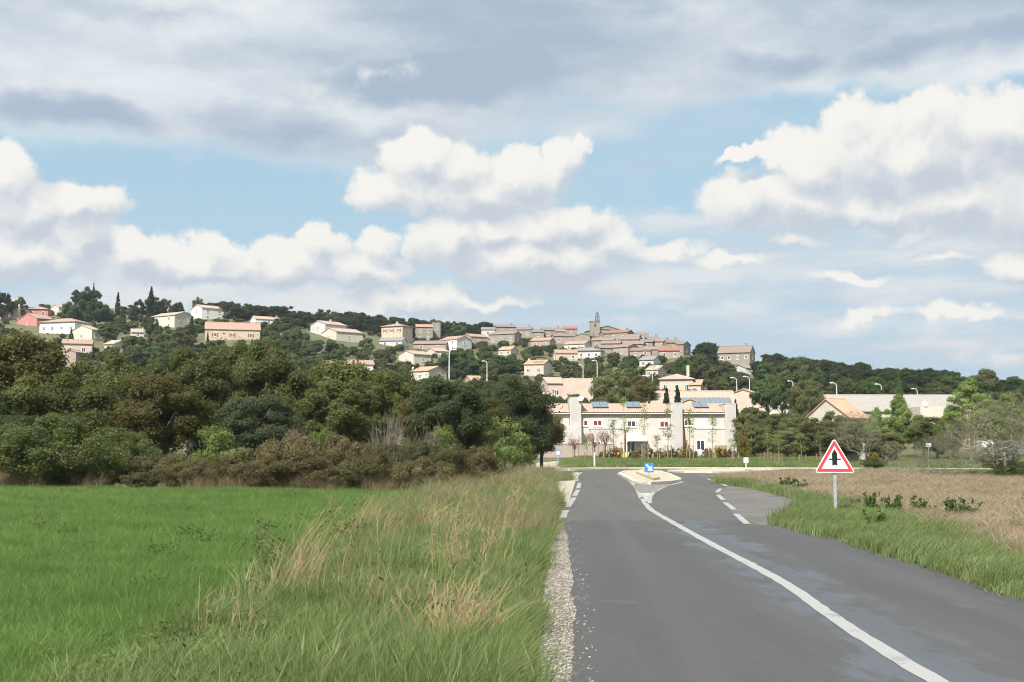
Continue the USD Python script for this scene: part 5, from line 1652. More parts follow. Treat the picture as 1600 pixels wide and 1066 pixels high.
def wood(name, label, region, n, keys, hm, wm, kind='stuff'):
    """A far wood that reads as one mass."""
    pg = Polygon(region)
    x0, y0, x1, y1 = pg.bounds
    pos, sc, idx, protos = [], [], [], []
    for key in keys:
        for cls, h, w in PAT[key]:
            protos.append((cls, h, w))
    for _ in range(n * 30):
        if len(pos) >= n:
            break
        px, yb = rs.uniform(x0, x1), rs.uniform(y0, y1)
        if not pg.contains(Point(px, yb)):
            continue
        d = D(px, yb)
        h = rs.uniform(*hm)
        hp, w = h / d * F, wm * h / d * F
        if not clear(px, yb - hp, w * .8, yb, d):
            continue
        k = int(rs.integers(0, len(protos)))
        p = at(px, yb, d)
        pos.append((p[0], p[1], float(H(p[0], p[1])) - .2)); idx.append(k)
        sc.append((wm * h / protos[k][2], wm * h / protos[k][2], h / protos[k][1]))
    # instancer prototypes: the crowns alone
    path = '/World/' + numbered('/World', name)
    pi = UsdGeom.PointInstancer.Define(stage, path)
    pp = []
    for k, (cls, h, w) in enumerate(protos):
        q = stage.DefinePrim(f'{path}/{numbered(path, "tree")}', 'Xform')
        q.GetReferences().AddInternalReference(cls.GetPath())
        pp.append(q.GetPath())
    pi.CreatePrototypesRel().SetTargets(pp)
    pi.CreatePositionsAttr(Vt.Vec3fArray.FromNumpy(np.array(pos, np.float32)))
    yw = rs.uniform(0, 6.28, len(pos))
    pi.CreateOrientationsAttr(Vt.QuathArray([Gf.Quath(float(math.cos(a / 2)), 0., 0., float(math.sin(a / 2))) for a in yw]))
    pi.CreateScalesAttr(Vt.Vec3fArray.FromNumpy(np.array(sc, np.float32)))
    pi.CreateProtoIndicesAttr(Vt.IntArray.FromNumpy(np.array(idx, np.int32)))
    tag(pi.GetPrim(), label, 'wood', kind=kind)
    return len(pos)


PAT['wood'] = []
for s in range(3):
    pattern('wood', 7, 7, tree_pattern('wood_tree', 90 + s, 7, 3.5, 'wood_far', k=22, n=2600, size=.55, base=.02, lump=.3))
w1 = wood('ridge_wood', 'dark evergreen wood covering the ridge left of the village', [(318, 489), (450, 499), (600, 511), (700, 520), (760, 524), (762, 528), (690, 534), (590, 524), (440, 512), (318, 497)], 170, ['wood'], (4.5, 7), 1.2)
w2 = wood('pine_wood', 'dark pine wood descending the right skyline from the village', [(1080, 552), (1200, 576), (1300, 590), (1400, 604), (1480, 611), (1480, 622), (1400, 622), (1290, 608), (1180, 592), (1090, 570)], 230, ['wood', 'hill_dark'], (3.8, 6.4), 1.25)
w3 = wood('plain_wood', 'distant dark tree line on the low right skyline', [(1470, 612), (1680, 617), (1680, 630), (1470, 624)], 60, ['wood', 'hill'], (3, 5), 1.4)
PAT['scrub'] = []
for s_ in range(3):
    pattern('scrub', 2.4, 3.6, tree_pattern('scrub_bush', 95 + s_, 2.4, 1.8, 'hill', shape='bush', k=14, n=1300, size=.40, base=.0, lump=.34, hollow=.2))
REG = [(-60, 486), (60, 480), (320, 492), (520, 506), (700, 524), (900, 530), (1090, 556), (1240, 592), (1420, 620), (1680, 634), (1680, 690), (1150, 690), (860, 668), (-60, 668)]
w4 = wood('hillside_scrub', 'low olive scrub filling the slopes between the houses', REG, 2600, ['scrub'], (1.4, 3.4), 1.5)
print('scatter', w4, n1, n2, n3, n4, w1, w2, w3)

# ---------------------------------------------------------- young staked trees before the terrace
def sapling(name, seed, h, mat, n):
    rng = np.random.default_rng(seed)
    cls = kind_class(name)
    tr = MB().tube([(0, 0, -.3), (.02, 0, h * .4), (rng.normal(0, .06), rng.normal(0, .06), h)], [.05, .035, .012], 6)
    tips = []
    for k in range(16):
        z = rng.uniform(.35, .97) * h
        a = rng.uniform(0, 6.28)
        L = rng.uniform(.35, .9) * (1.25 - z / h)
        q = np.array([math.cos(a) * L, math.sin(a) * L, z + L * .9])
        tr.tube([(0, 0, z), q * [.5, .5, 1] + [0, 0, -L * .4], q], [.014, .010, .005], 4, cap=False)
        tips += [q, q * [.6, .6, 1] - [0, 0, L * .3]]
    tr.put('trunk', M['bark_grey'], cls)
    tips = np.array(tips)
    c = tips[rng.integers(0, len(tips), n)] + rng.normal(0, .17, (n, 3))
    mb = MB(); leaves(mb, c, rng.normal(size=(n, 3)), .15, rng)
    mb.put('crown', M[mat], cls)
    for a in (0, 2.1, 4.2):
        MB().tube([(math.cos(a) * .42, math.sin(a) * .42, -.3), (math.cos(a) * .40, math.sin(a) * .40, 1.75)], .045, 6).put('stake', M['stake'], cls)
    for a, b in ((0, 2.1), (2.1, 4.2), (4.2, 0)):
        MB().tube([(math.cos(a) * .41, math.sin(a) * .41, 1.6), (math.cos(b) * .41, math.sin(b) * .41, 1.6)], .025, 5).put('cross_bar', M['stake'], cls)
    return cls


PAT['sapling'] = [(sapling('staked_sapling', 100 + s, 6, 'fresh', 420), 6, 2) for s in range(3)]
SAP = sorted([(917, 690, 127), (975, 622, 126), (1006, 632, 125), (1027, 690, 124), (1043, 640, 126), (1077, 640, 125), (1113, 650, 124), (1147, 672, 121), (1199, 668, 120), (1216, 680, 118), (1252, 680, 118), (1281, 676, 118), (958, 655, 128)])
for k, (px, yt, d) in enumerate(SAP):
    top = at(px, yt, d)
    g = float(H(top[0], d))
    s = max((top[2] - g) / 6, .45)
    copy(PAT['sapling'][k % 3][0], 'staked_sapling', f'thin staked young tree on the lawn, {ORD[k]} from the left', 'young tree', (top[0], d, g), k * 1.3, (1, 1, s) if s < .8 else (1, 1, s), 'staked young trees')
PAT['pink'] = [(None, 0, 0)]
for k, (px, yt, w, d, lab) in enumerate([(898, 682, 22, 128, 'pink flowering young tree before the beige wall, left one'), (929, 674, 26, 127, 'pink flowering young tree before the beige wall, middle one'), (946, 674, 26, 126, 'pink flowering young tree before the beige wall, right and pinkest one')]):
    top = at(px, yt, d); g = float(H(top[0], d))
    h = top[2] - g
    t = thing('blossom_tree', lab, 'tree', (top[0], d, g), group='pink blossom trees')
    rng = np.random.default_rng(120 + k)
    W2 = w / F * d / 2
    tr = MB().tube([(0, 0, -.3), (0, 0, h * .45)], [.06, .04], 6)
    cl = []
    for b in range(14):
        a = rng.uniform(0, 6.28); r = rng.uniform(.3, 1) * W2
        q = np.array([math.cos(a) * r, math.sin(a) * r, h * rng.uniform(.6, .98)])
        tr.tube([(0, 0, h * .42), q * [.5, .5, .85], q], [.03, .02, .008], 4, cap=False); cl.append(q)
    tr.put('trunk', M['bark'], t)
    cl = np.array(cl); n = 650
    mb = MB(); leaves(mb, cl[rng.integers(0, 14, n)] + rng.normal(0, .22, (n, 3)), rng.normal(size=(n, 3)), .11, rng); mb.put('crown', M['pink'], t)
    for a in (0, 2.1, 4.2):
        MB().tube([(math.cos(a) * .42, math.sin(a) * .42, -.3), (math.cos(a) * .40, math.sin(a) * .40, 1.75)], .045, 6).put('stake', M['stake'], t)

# low flowering shrubs of the terrace gardens
for key, mat, n in (('yellow_shrub', 'yellow', 1400), ('ochre_shrub', 'ochre', 1400)):
    for s in range(2):
        pattern(key, 1.2, 1.8, tree_pattern(key, 130 + s, 1.2, .9, mat, shape='bush', k=18, n=n, size=.11, base=0, trunk_r=.03, hollow=.1, lump=.33))
GARDEN = [(962, 697, 26, 'yellow_shrub'), (1000, 700, 22, 'ochre_shrub'), (1013, 698, 22, 'ochre_shrub'), (1032, 701, 26, 'ochre_shrub'), (1050, 699, 24, 'ochre_shrub'), (1066, 698, 26, 'yellow_shrub'), (1080, 701, 22, 'ochre_shrub'), (1104, 699, 22, 'ochre_shrub'), (1128, 698, 26, 'yellow_shrub'), (1141, 700, 24, 'ochre_shrub'), (1158, 672, 24, 'yellow_shrub'), (1164, 684, 24, 'yellow_shrub'), (945, 703, 24, 'ochre_shrub'), (989, 704, 20, 'ochre_shrub'), (1366, 705, 22, 'yellow_shrub'), (1073, 688, 14, 'yellow_shrub')]
cnt = {}
for px, yt, w, key in sorted(GARDEN):
    k = cnt[key] = cnt.get(key, -1) + 1
    plant(key, key, f'{"yellow flowering" if key[0] == "y" else "ochre brown"} shrub before the terrace, {ORD[k]} of its colour from the left', 'shrub', px, yt, w, 128 if px < 1300 else 112, 'garden shrubs')

# ------------------------------------------------------------------ signs and street furniture
def rounded_tri(side, r):
    h = side * math.sqrt(3) / 2
    return Polygon([(-side / 2, 0), (side / 2, 0), (0, h)]).buffer(-r).buffer(r, quad_segs=6)


def plate(poly, y0, y1):
    """A flat plate standing in the xz plane, from y1 (back) to y0 (front)."""
    mb = MB()
    for g in getattr(poly, 'geoms', [poly]):
        m = trimesh.creation.extrude_polygon(g, y1 - y0, engine='earcut')
        v = np.array(m.vertices)
        mb.add(np.column_stack([v[:, 0], y1 - v[:, 2], v[:, 1]]), m.faces)
    return mb


d = 29.3
b = flat(1306.5, 808)
t = thing('warning_sign', 'white triangular road sign with red border and black junction arrow on a grey pole', 'road sign', (b[0], b[1], 0), -.06)
S = 1.02
z0 = 1.12
tri = rounded_tri(S, .045)
cz = S * math.sqrt(3) / 6
pnl = plate(tri, -.002, .022).move((0, 0, z0)).put('panel', M['sign_white'], t)
red = shapely.affinity.translate(tri.buffer(-.022), 0, 0).difference(tri.buffer(-.098))
plate(red, -.006, -.003).move((0, 0, z0)).put('red_border', M['sign_red'], pnl)
sym = [(-.066, .17), (0, .205), (.066, .17), (.066, .325), (.155, .325), (.155, .36), (.066, .36), (.066, .49), (0, .60), (-.066, .49), (-.066, .36), (-.155, .36), (-.155, .325), (-.066, .325)]
plate(Polygon(sym), -.006, -.003).move((0, 0, z0)).put('junction_arrow', M['sign_black'], pnl)
MB().box((0, .06, (z0 + .65 - .3) / 2 + .0), (.08, .04, z0 + .95)).put('pole', M['metal'], t)
for z in (z0 + .14, z0 + .52):
    MB().box((0, .045, z), (.2, .035, .04)).put('bracket', M['metal'], t)

# blue keep-right sign on the island
b = flat(1014.5, 751)
dd = b[1]
t = thing('direction_sign', 'square blue sign with white arrow pointing down right on the traffic island', 'road sign', (b[0], dd, .1))
k = dd / F
w = 14.5 * k
zc = (751 - 734) * k
hw = w / 2
pl = plate(Polygon([(-hw, -hw), (hw, -hw), (hw, hw), (-hw, hw)]).buffer(-.04).buffer(.04), 0, .02).move((0, 0, zc)).put('panel', M['sign_blue'], t)
a = np.array([[-.62, .40], [-.40, .62], [.18, .04], [.46, .32], [.55, -.55], [-.32, -.46], [-.04, -.18]]) * hw * 1.22
plate(Polygon(a), -.005, -.002).move((0, 0, zc)).put('white_arrow', M['sign_white'], pl)
MB().tube([(0, .04, -.1), (0, .04, zc + hw * .6)], .03, 8).put('pole', M['metal'], t)

# back of a small sign across the ring road
b = at(1166, 738, 84)
t = thing('small_sign', 'small pale sign seen from behind on a white post by the ring road', 'road sign', (b[0], 84, .1))
k = 84 / F
plate(Polygon([(-4 * k, 0), (4 * k, 0), (3.6 * k, 8.5 * k), (-3.6 * k, 8.5 * k)]).buffer(-.03).buffer(.03), 0, .02).move((0, 0, (738 - 726) * k)).put('panel', M['sign_back'], t)
MB().tube([(0, .03, -.2), (0, .03, (738 - 719) * k)], .035, 8).put('post', M['lampgrey'], t)
MB().box((0, -.02, (738 - 722) * k), (6 * k, .03, .05)).put('rail', M['lampgrey'], t)

# round blue-grey sign by the left bank
b = at(872, 723, 104)
k = 104 / F
t = thing('round_sign', 'round blue grey sign back on a thin post before the beige wall', 'road sign', (b[0], 104, float(H(b[0], 104))))
plate(Point(0, 0).buffer(4.4 * k), 0, .02).move((0, 0, (725 - 703.5) * k)).put('panel', M['sign_back'], t)
plate(Point(0, 0).buffer(4.4 * k).difference(Point(0, 0).buffer(3.4 * k)), -.006, -.002).move((0, 0, (725 - 703.5) * k)).put('rim', M['sign_blue'], t)
MB().tube([(0, .04, -.3), (0, .04, (725 - 701) * k)], .035, 8).put('post', M['metal'], t)
b = at(929, 729, 101)
k = 101 / F
t = thing('white_post', 'slim white marker post beside the ring road before the pink trees', 'post', (b[0], 101, float(H(b[0], 101))))
MB().tube([(0, 0, -.3), (0, 0, 22 * k), (0, 0, 23.5 * k)], [.075, .07, .05], 8).put('shaft', M['lampgrey'], t)
MB().tube([(0, 0, 19.5 * k), (0, 0, 20.5 * k)], .078, 8).put('band', M['metal'], t)
b = at(1451, 705, 96)
t = thing('small_sign', 'small grey sign on a post behind the low budding trees', 'road sign', (b[0], 96, 0))
MB().box((0, 0, 2.0), (.45, .03, .3)).put('panel', M['sign_back'], t)
MB().tube([(0, .04, -.2), (0, .04, 2.15)], .03, 6).put('post', M['metal'], t)

# pale concrete wall right of the sign
a = at(1333, 722, 118)
t = thing('concrete_wall', 'pale concrete wall seen right of the warning sign', 'wall', (a[0], 118, float(H(a[0], 118))))
for q in range(2):
    MB().box((-.9 + q * 1.8, 0, .6), (1.78, .25, 2.6)).put('wall_section', M['w_concrete'], t)
MB().box((0, 0, 1.94), (3.7, .32, .08)).put('coping', M['w_concrete'], t)

def van(px, py, d, label):
    b = at(px, py, d)
    t = thing('parked_van', label, 'van', (b[0], d, float(H(b[0], d))))
    prof = [(-2.3, .35), (2.3, .35), (2.35, .9), (2.1, 1.15), (1.45, 1.25), (.95, 1.95), (-2.2, 2.0), (-2.35, 1.1)]
    plate(Polygon(prof).buffer(-.06).buffer(.06), -.9, .9).put('body', M['carpaint'], t)
    for q in ([(1.30, 1.28), (.92, 1.8), (.3, 1.82), (.3, 1.28)], [(.2, 1.28), (.2, 1.82), (-.8, 1.83), (-.8, 1.28)]):
        plate(Polygon(q), -.915, -.9).put('window', M['pane'], t)
    for x in (-1.45, 1.45):
        for y in (-.8, .8):
            w_ = plate(Point(x, .34).buffer(.34), y - .12, y + .12).put('wheel', M['tyre'], t)
            plate(Point(x, .34).buffer(.19), y - .13 * np.sign(-y) - .012, y - .13 * np.sign(-y) + .012).put('rim', M['metal'], w_)
    for x in (-2.33, 2.33):
        MB().box((x, -.6, .85), (.06, .3, .18)).put('headlight' if x > 0 else 'tail_light', M['sign_white' if x > 0 else 'sign_red'], t)


van(1562, 704, 132, 'white parked van glimpsed behind the large budding tree')

# ------------------------------------------------------------------ grasses and weeds
def tuft(seed, n, h, r, w, lean=.35, wind=(.12, 0), flop=.5):
    rng = np.random.default_rng(seed)
    mb = MB()
    a = rng.uniform(0, 6.28, n); q = np.sqrt(rng.uniform(0, 1, n)) * r
    base = np.column_stack([np.cos(a) * q, np.sin(a) * q, np.full(n, -.02)])
    L = h * rng.uniform(.5, 1.15, n)
    b = rng.uniform(0, 6.28, n)
    out = np.column_stack([np.cos(b), np.sin(b)]) * (lean * rng.uniform(.2, 1.3, n))[:, None] + np.array(wind)
    c = rng.uniform(0, 6.28, n)
    side = np.column_stack([np.cos(c), np.sin(c), np.zeros(n)]) * (w * rng.uniform(.6, 1.3, n))[:, None] / 2
    o3 = np.column_stack([out, np.zeros(n)])
    mid = base + o3 * (L * .35)[:, None] + np.column_stack([np.zeros((n, 2)), L * .6])
    tip = base + o3 * (L * (.7 + flop))[:, None] + np.column_stack([np.zeros((n, 2)), L * (1 - .3 * flop * rng.uniform(0, 1, n))])
    v = np.stack([base - side, base + side, mid - side * .8, mid + side * .8, tip], 1).reshape(-1, 3)
    i = np.arange(n)[:, None] * 5
    mb.add(v, np.vstack([i + [0, 1, 3], i + [0, 3, 2], i + [2, 3, 4]]))
    return mb


def in_poly(pg, pts):
    return shapely.contains_xy(pg, pts[:, 0], pts[:, 1])


def spread(pg, n, d0, d1, seed, u0=-.58, u1=.58, power=1.0):
    """Random plan points inside pg, thinning with distance from the camera."""
    rng = np.random.default_rng(seed)
    d = d0 + (d1 - d0) * rng.uniform(0, 1, n) ** power
    x = rng.uniform(u0, u1, n) * d
    p = np.column_stack([x, d])
    return p[in_poly(pg, p)]


def grass_patch(name, label, pg, n, d0, d1, seed, protos, hfun=None, u=(-.58, .58), grow=.02, sfun=None, cat='grass', power=1.0, base=1.0, yj=None):
    p = spread(pg, n, d0, d1, seed, *u, power)
    rng = np.random.default_rng(seed + 1)
    m = len(p)
    s = base * rng.uniform(.75, 1.25, m) * (1 + grow * np.maximum(p[:, 1] - 10, 0))
    sz = base * rng.uniform(.75, 1.2, m) * (1 + .25 * grow * np.maximum(p[:, 1] - 10, 0))
    if sfun is not None:
        sz = sz * sfun(p)
    z = H(p[:, 0], p[:, 1])
    idx = rng.integers(0, len(protos), m) if hfun is None else hfun(p, rng)
    instancer(name, label, cat, protos, np.column_stack([p, z]), rng.normal(0, .6, m) if yj is None else rng.uniform(0, 6.28, m), np.column_stack([s, s, sz]), idx)
    return m


def patchy(scale, seed, lo=.7, hi=1.3):
    return lambda p: lo + (hi - lo) * meshkit.fbm(np.column_stack([p * scale, np.zeros(len(p))]), 3, seed)


wheat_protos = [(tuft(200 + k, 130, .22, .30, .0085, .8, (.06, -.03), .3), M['wheat']) for k in range(4)]
N = {}
N['wheat'] = grass_patch('young_wheat', 'short bright green young wheat covering the left field', CROP.buffer(-.1), 21000, 6.5, 49.5, 300, wheat_protos, grow=.035, sfun=lambda p: patchy(.5, 3, .75, 1.25)(p) * patchy(2.6, 4, .45, 1.6)(p))
ROADSIDE = Polygon([(-2.9, 4), (-2.9, 41.5), (-3.2, 46), (-2.5, 60), (.6, 76), (3.2, 76), (3.0, 62)] + [tuple(np.array(q) + [-.02, 0]) for q in pxpoly([(880, 775), (868, 760), (862, 745)])][:0] + [tuple(q) for q in [(x - .35, y) for x, y in pxpoly([(868, 752), (866, 765), (880, 790), (875, 812), (868, 830)])]] + [(x - .27, y) for x, y in jitter_line(sh_in[1:], .22, .25, 31)[::-1]]).buffer(0)
gp = [(tuft(210 + k, 60, .42, .26, .009, .5, (.16, -.02), .6), M['grass' if k < 3 else 'grass_pale']) for k in range(5)]
N['verge'] = grass_patch('verge_grass', 'long rough green grass on the left verge between wheat and road', ROADSIDE, 24000, 6.5, 74, 310, gp, grow=.02, sfun=lambda p: patchy(.7, 5, .55, 1.45)(p) * patchy(2.4, 6, .5, 1.6)(p) * np.interp(p[:, 0] - .03 * p[:, 1], [-.2, .3], [1, .55]), u=(-.45, .12), power=1.25)
sp = [(tuft(220 + k, 46, .62, .30, .007, .7, (.22, -.02), .7), M['straw']) for k in range(4)]


def dry_mask(p):
    a = meshkit.fbm(np.column_stack([p * .55, np.zeros(len(p))]), 3, 35)
    return a
pp = spread(ROADSIDE, 9000, 6.5, 70, 320, -.45, .1)
pp = pp[(dry_mask(pp) > .575) & ((pp[:, 1] > 15) | (pp[:, 0] > -1.3)) | ((pp[:, 1] > 33) & (np.random.default_rng(1).uniform(0, 1, len(pp)) < .18)) & (pp[:, 1] < 62)]
edge = np.random.default_rng(8)
q = np.column_stack([edge.uniform(-26, -2, 2600), edge.uniform(0, 3.2, 2600)])
q[:, 1] = np.interp(-q[:, 0], [2.9, 10, 25], [41.7, 44.7, 47.7]) + q[:, 1] * .9
q = q[meshkit.fbm(np.column_stack([q * .5, np.zeros(len(q))]), 3, 4) > .42]
pp = np.vstack([pp, q])
m = len(pp)
instancer('dry_verge_grass', 'pale dead grass among the green of the left verge and field edge', 'grass', sp, np.column_stack([pp, np.zeros(m)]), edge.normal(0, .6, m), edge.uniform(.55, 1.15, (m, 1)) * [1, 1, .95] * (1 + .012 * np.maximum(pp[:, 1] - 10, 0))[:, None], edge.integers(0, 4, m))
# tall thin dry stems
tall = []
for k in range(4):
    rt = np.random.default_rng(600 + k)
    mb = MB()
    for j in range(7):
        L = rt.uniform(.5, 1.05)
        a_, b_ = rt.normal(0, .14, 2), rt.normal(0, .10, 2) + [.16, 0]
        z_ = np.linspace(0, 1, 5)[:, None]
        p_ = np.column_stack([a_ + b_ * L * z_ ** 1.6 + rt.normal(0, .012, (5, 2)), L * z_ - .03])
        mb.tube(p_, np.linspace(.0032, .0014, 5), 3, cap=False)
        for q in range(4):
            e_ = p_[4] - (p_[4] - p_[2]) * q * .18
            mb.tube([e_, e_ + rt.normal(0, .045, 3) + [.02, 0, .04]], [.003, .0012], 3, cap=False)
    tall.append((mb, M['stem' if k < 3 else 'stem_brown']))
pt = spread(ROADSIDE.buffer(-.25), 270, 7, 55, 601, -.45, .1, 1.1)
pt = pt[meshkit.fbm(np.column_stack([pt * .6, np.zeros(len(pt))]), 3, 61) > .36]
et = np.random.default_rng(62)
instancer('dry_stems', 'tall thin dry stems scattered over the left verge', 'dry stems', tall, np.column_stack([pt, np.zeros(len(pt))]), et.normal(0, .7, len(pt)), et.uniform(.6, 1.15, len(pt)), et.integers(0, 4, len(pt)))
# broad-leaved herbs among the grass
herb = []
for k in range(3):
    mb = MB(); rh = np.random.default_rng(500 + k)
    c = rh.normal(0, 1, (150, 3)) * [.10, .10, .06] + [0, 0, .17]
    leaves(mb, c, rh.normal(size=(150, 3)) * .6 + [0, 0, .8], .034, rh, .45, .2)
    herb.append((mb, M['weed' if k < 2 else 'grass']))
ph = np.vstack([spread(ROADSIDE.buffer(-.2), 5200, 6.5, 60, 321, -.45, .1, 1.2), spread(CROP, 60, 9, 30, 322, -.5, .0)])
ph = ph[meshkit.fbm(np.column_stack([ph * .8, np.zeros(len(ph))]), 3, 51) > .50]
eh = np.random.default_rng(52)
instancer('verge_herbs', 'low broad leaved herbs among the grass of the left verge', 'herbs', herb, np.column_stack([ph, np.zeros(len(ph))]), eh.uniform(0, 6.28, len(ph)), eh.uniform(.7, 1.5, len(ph)), eh.integers(0, 3, len(ph)))
# right verge
GREEN_R = Polygon([(x + .05, y) for x, y in pxpoly([(1150, 752), (1122, 755), (1142, 758), (1165, 761), (1205, 769), (1260, 784), (1240, 804), (1212, 821), (1300, 842), (1400, 871), (1600, 936)])] + [(6.05, 8), (6, 3), (9.2, 3), (9.0, 10)] + pxpoly([(1700, 905), (1600, 868), (1440, 815), (1330, 784), (1256, 772), (1180, 756)])).buffer(0)
N['right'] = grass_patch('right_verge_grass', 'long pale green grass on the right verge below the warning sign', GREEN_R, 30000, 9, 72, 330, [(tuft(230 + k, 60, .29, .26, .010, .5, (.18, -.02), .6), M['grass_pale' if k < 3 else 'grass']) for k in range(5)], grow=.022, sfun=patchy(.6, 9, .5, 1.3), u=(.08, .62))
N['dry'] = grass_patch('dry_field_grass', 'tall pinkish dry grass filling the right field', DRY.buffer(-.1), 16000, 10, 74, 340, [(tuft(240 + k, 55, .36, .42, .008, .75, (.18, -.02), .5), M['straw_pink' if k < 4 else 'straw']) for k in range(6)], grow=.025, sfun=patchy(.25, 14, .6, 1.2), u=(.1, .66))
N['dryg'] = grass_patch('dry_field_weeds', 'low green weeds and grass among the dry field straw', DRY.buffer(.3), 4200, 10, 74, 345, [(tuft(245 + k, 50, .26, .35, .010, .6), M['grass_pale']) for k in range(3)], grow=.02, sfun=patchy(.3, 15, .2, 1.4), u=(.1, .66))
# lawn beyond the ring road and tufts under the far trees
LAWN = Polygon([tuple(at(a, b, D(a, b))[:2]) for a, b in [(880, 731), (1000, 731.2), (1200, 731.2), (1420, 731.4), (1700, 731.4), (1700, 706), (1400, 712), (1280, 716), (1120, 715), (1060, 718), (960, 716), (880, 718)]]).buffer(0)
N['lawn'] = grass_patch('lawn_grass', 'green and yellowish lawn between ring road and white terrace', LAWN, 12000, 100, 152, 350, [(tuft(250 + k, 50, .30, .55, .03, .5), M[('grass', 'wheat', 'grass_pale', 'straw', 'grass')[k]]) for k in range(5)], grow=.0, base=1.2, u=(.03, .6), sfun=patchy(.2, 2, .5, 1.3))
PLANT = Polygon([tuple(at(a, b, D(a, b))[:2]) for a, b in [(900, 716), (1060, 716), (1150, 714), (1300, 713), (1300, 704), (1150, 705), (900, 708)]]).buffer(0)
N['plant'] = grass_patch('garden_planting', 'rough ochre and green low planting before the white terrace', PLANT, 3200, 118, 152, 352, [(tuft(256 + k, 46, .55, .6, .04, .6), M[('ochre', 'straw', 'grass', 'yellow')[k]]) for k in range(4)], grow=.0, base=1.0, u=(.04, .3), sfun=patchy(.35, 3, .3, 1.5))
FARV = Polygon(pxpoly([(1290, 741), (1380, 739.5), (1480, 738.5), (1720, 741), (1760, 756), (1600, 757), (1500, 753), (1400, 747), (1330, 744)])).buffer(0)
N['farv'] = grass_patch('far_verge_grass', 'green grass strip between dry field and ring road', FARV, 6000, 55, 84, 360, [(tuft(260 + k, 50, .40, .5, .02, .5), M['grass']) for k in range(3)], grow=.0, u=(.25, .66), sfun=patchy(.3, 8, .5, 1.3))
print('grass', N, m)


def weed(cls_or_thing, seed, h, n_stem, spread_, leafy, stem='stem', leafm='weed', lean=(.2, 0), size=.05, side=6, thick=.0036):
    rng = np.random.default_rng(seed)
    st, pts = MB(), []
    for k in range(n_stem):
        a = rng.uniform(0, 6.28)
        L = h * rng.uniform(.45, 1.1)
        o = np.array([math.cos(a), math.sin(a), 0]) * spread_ * rng.uniform(.1, 1.3) + np.array([lean[0], lean[1], 0]) * rng.uniform(.5, 1.4)
        b = np.array([rng.normal(0, .09), rng.normal(0, .09), -.05])
        droop = rng.uniform(0, .35)
        s = np.linspace(0, 1, 6)[:, None]
        p = b + o * L * s ** rng.uniform(1.0, 1.8) + np.array([0, 0, 1.0]) * L * (s - droop * s ** 3 * .6)
        p[1:] += rng.normal(0, .018 * L, (5, 3))
        st.tube(p, np.linspace(thick * rng.uniform(.7, 1.3), thick * .3, 6), 4, cap=False)
        for j in range(side):
            f = rng.uniform(.8, 4.9)
            i = int(f)
            q = p[i] + (p[i + 1] - p[i]) * (f - i)
            e = q + np.array([rng.normal(0, .1), rng.normal(0, .1), rng.uniform(.0, .2)]) * h * .8
            st.tube([q, (q + e) / 2 + [0, 0, .012 * h], e], [thick * .45, thick * .35, thick * .2], 3, cap=False)
            pts += [e, (q + e) / 2]
    s_ = st.put('stems', M[stem], cls_or_thing)
    if leafy:
        pts = np.array(pts)
        c = pts[rng.integers(0, len(pts), leafy)] + rng.normal(0, .04 * h, (leafy, 3))
        mb = MB()
        leaves(mb, c, rng.normal(size=(leafy, 3)), size, rng, .5)
        mb.put('leaves', M[leafm], cls_or_thing)


def near_weed(px, py, htop, label, **k):
    b = flat(px, py)
    t = thing('roadside_weed', label, 'weed', (b[0], b[1], 0))
    weed(t, h=(py - htop) / F * b[1], **k)


near_weed(440, 960, 762, 'tall leaning dry straw stalks rising over the wheat edge', seed=400, n_stem=34, spread_=.12, leafy=0, lean=(.36, .0), side=3)
near_weed(412, 935, 800, 'green leafy weed left of the tall dry stalks', seed=401, n_stem=12, spread_=.3, leafy=420, stem='stem_brown', lean=(.1, 0), size=.05)
near_weed(700, 935, 758, 'tall yellowish weed with small leaves near the road edge', seed=402, n_stem=26, spread_=.22, leafy=520, lean=(.05, 0), size=.032, leafm='grass_pale', side=9)
near_weed(745, 900, 775, 'thin dry weed with pale seed heads right of the yellowish weed', seed=403, n_stem=9, spread_=.2, leafy=160, lean=(.1, 0), size=.025, leafm='straw', side=8)
near_weed(590, 960, 835, 'dark stemmed weed in the middle of the left verge', seed=404, n_stem=7, spread_=.3, leafy=130, stem='stem_brown', lean=(.2, 0), size=.035)
near_weed(340, 1000, 860, 'thin dry weed standing at the wheat edge', seed=405, n_stem=5, spread_=.2, leafy=0, lean=(.15, 0), side=2)
near_weed(690, 1075, 900, 'bushy clump of dead straw coloured stems at the bottom of the verge', seed=406, n_stem=150, spread_=.55, leafy=200, lean=(.2, 0), side=3, leafm='straw', size=.05)
near_weed(620, 1040, 880, 'bent straw stalks left of the dead clump', seed=407, n_stem=26, spread_=.7, leafy=0, lean=(.5, 0), side=1)
near_weed(380, 1060, 930, 'reclining straw stalks at the lower middle of the verge', seed=408, n_stem=24, spread_=.8, leafy=0, lean=(.7, .1), side=1)
near_weed(535, 900, 790, 'green leafy weed between dry stalks and yellowish weed', seed=409, n_stem=14, spread_=.35, leafy=420, stem='stem_brown', lean=(.1, 0), size=.045)
near_weed(660, 850, 765, 'dry tangled weed farther along the left verge', seed=410, n_stem=44, spread_=.5, leafy=60, lean=(.4, 0), side=3, leafm='straw', size=.04)
near_weed(560, 840, 755, 'wispy dry weed beyond the tall leaning stalks', seed=411, n_stem=40, spread_=.4, leafy=40, lean=(.45, 0), side=3, leafm='straw', size=.04)
near_weed(800, 800, 750, 'rusty dry weed near the gravel patch', seed=412, n_stem=30, spread_=.4, leafy=120, lean=(.1, 0), side=4, leafm='straw', size=.05)
b = flat(434, 1012)
t = thing('dry_husk', 'pale dry husk stump standing in the grass at lower left', 'dry stalk', (b[0], b[1], 0))
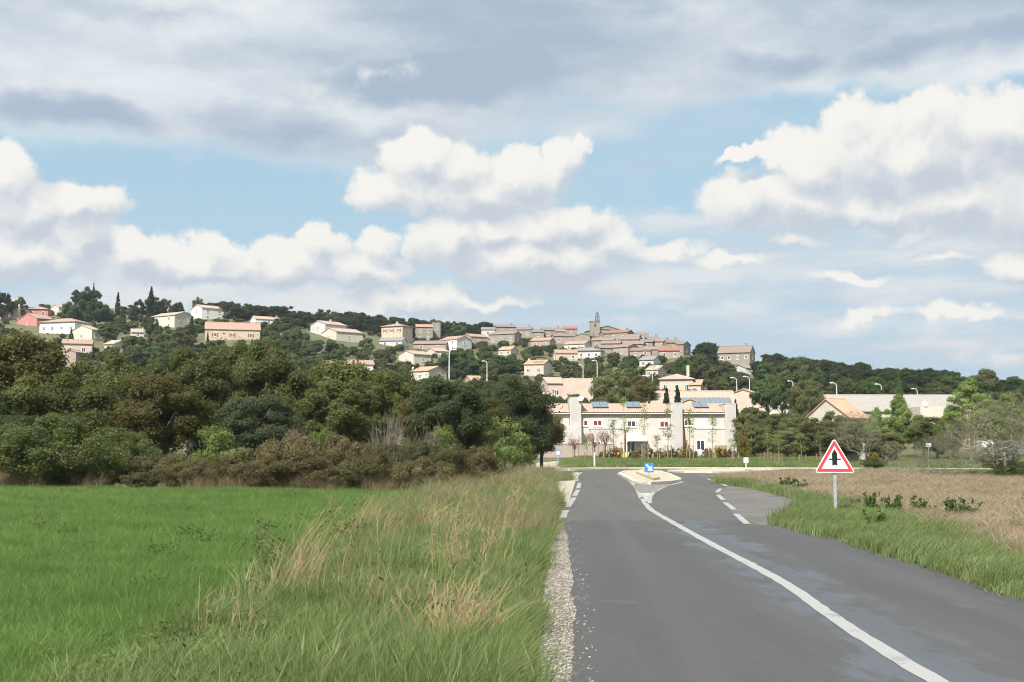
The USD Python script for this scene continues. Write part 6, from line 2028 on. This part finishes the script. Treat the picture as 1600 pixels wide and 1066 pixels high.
mb = MB(); mb.tube([(0, 0, -.05), (.005, 0, .12), (.01, 0, .2), (.012, 0, .235)], [.03, .034, .028, .008], 8); mb.put('husk', M['stem'], t)
tuft(420, 60, .2, .09, .006, .6).put('dead_blades', M['straw'], t)
# leafy weeds on the right verge
cls = []
for s in range(3):
    c_ = kind_class('leafy_weed')
    weed(c_, 430 + s, .55, 14, .55, 700, 'stem_brown', 'weed', (.05, 0), .085, 5)
    cls.append(c_)
spots = sorted([(1342, 793), (1362, 800), (1384, 804), (1398, 806), (1440, 805), (1462, 806), (1490, 814), (1512, 812), (1250, 768), (1232, 764), (1200, 758), (1375, 830)])
for k, (px, py) in enumerate(spots):
    b = flat(px, py + 4)
    copy(cls[k % 3], 'leafy_weed', f'dark green leafy weed on the right verge, {ORD[k]} from the left', 'weed', (b[0], b[1], 0), k * 1.7, (.62 + .22 * ((k * 7) % 3) + (.3 if py < 780 else 0), .62 + .22 * ((k * 7) % 3) + (.3 if py < 780 else 0), .75 + .2 * ((k * 5) % 3)), 'leafy weeds of the right verge')
b = flat(1590, 842)
t = thing('thorny_weed', 'yellowish thorny weed at the right photo edge in the dry field', 'weed', (b[0], b[1], 0))
weed(t, 440, .9, 10, .5, 160, 'stem_brown', 'grass_pale', (-.1, 0), .05, 6)

# loose stones on the shoulder
rg = np.random.default_rng(77)
pts = spread(SHOULDER.buffer(.03).difference(ROAD.buffer(-.02)), 30000, 6.5, 24, 78, .0, .08)
stones = []
for k in range(3):
    m = trimesh.creation.icosphere(1, 1.0)
    m.vertices *= (1 + .35 * (meshkit.noise(np.array(m.vertices) * 1.7, k) - .5))[:, None]
    m.apply_scale([1, .8, .6])
    stones.append((MB().tri(m), M[('gravel', 'path', 'sett')[k]]))
more = spread(ROAD.difference(ROAD.buffer(-.22)), 30000, 6.5, 26, 79, .0, .10)
pts = np.vstack([pts, more[np.random.default_rng(80).uniform(0, 1, len(more)) < .05]])
n_ = len(pts)
instancer('loose_gravel', 'loose pale gravel stones along the left road edge', 'gravel', stones, np.column_stack([pts, np.full(n_, .010)]), rg.uniform(0, 6.28, n_), rg.uniform(.005, .014, n_), rg.integers(0, 3, n_))
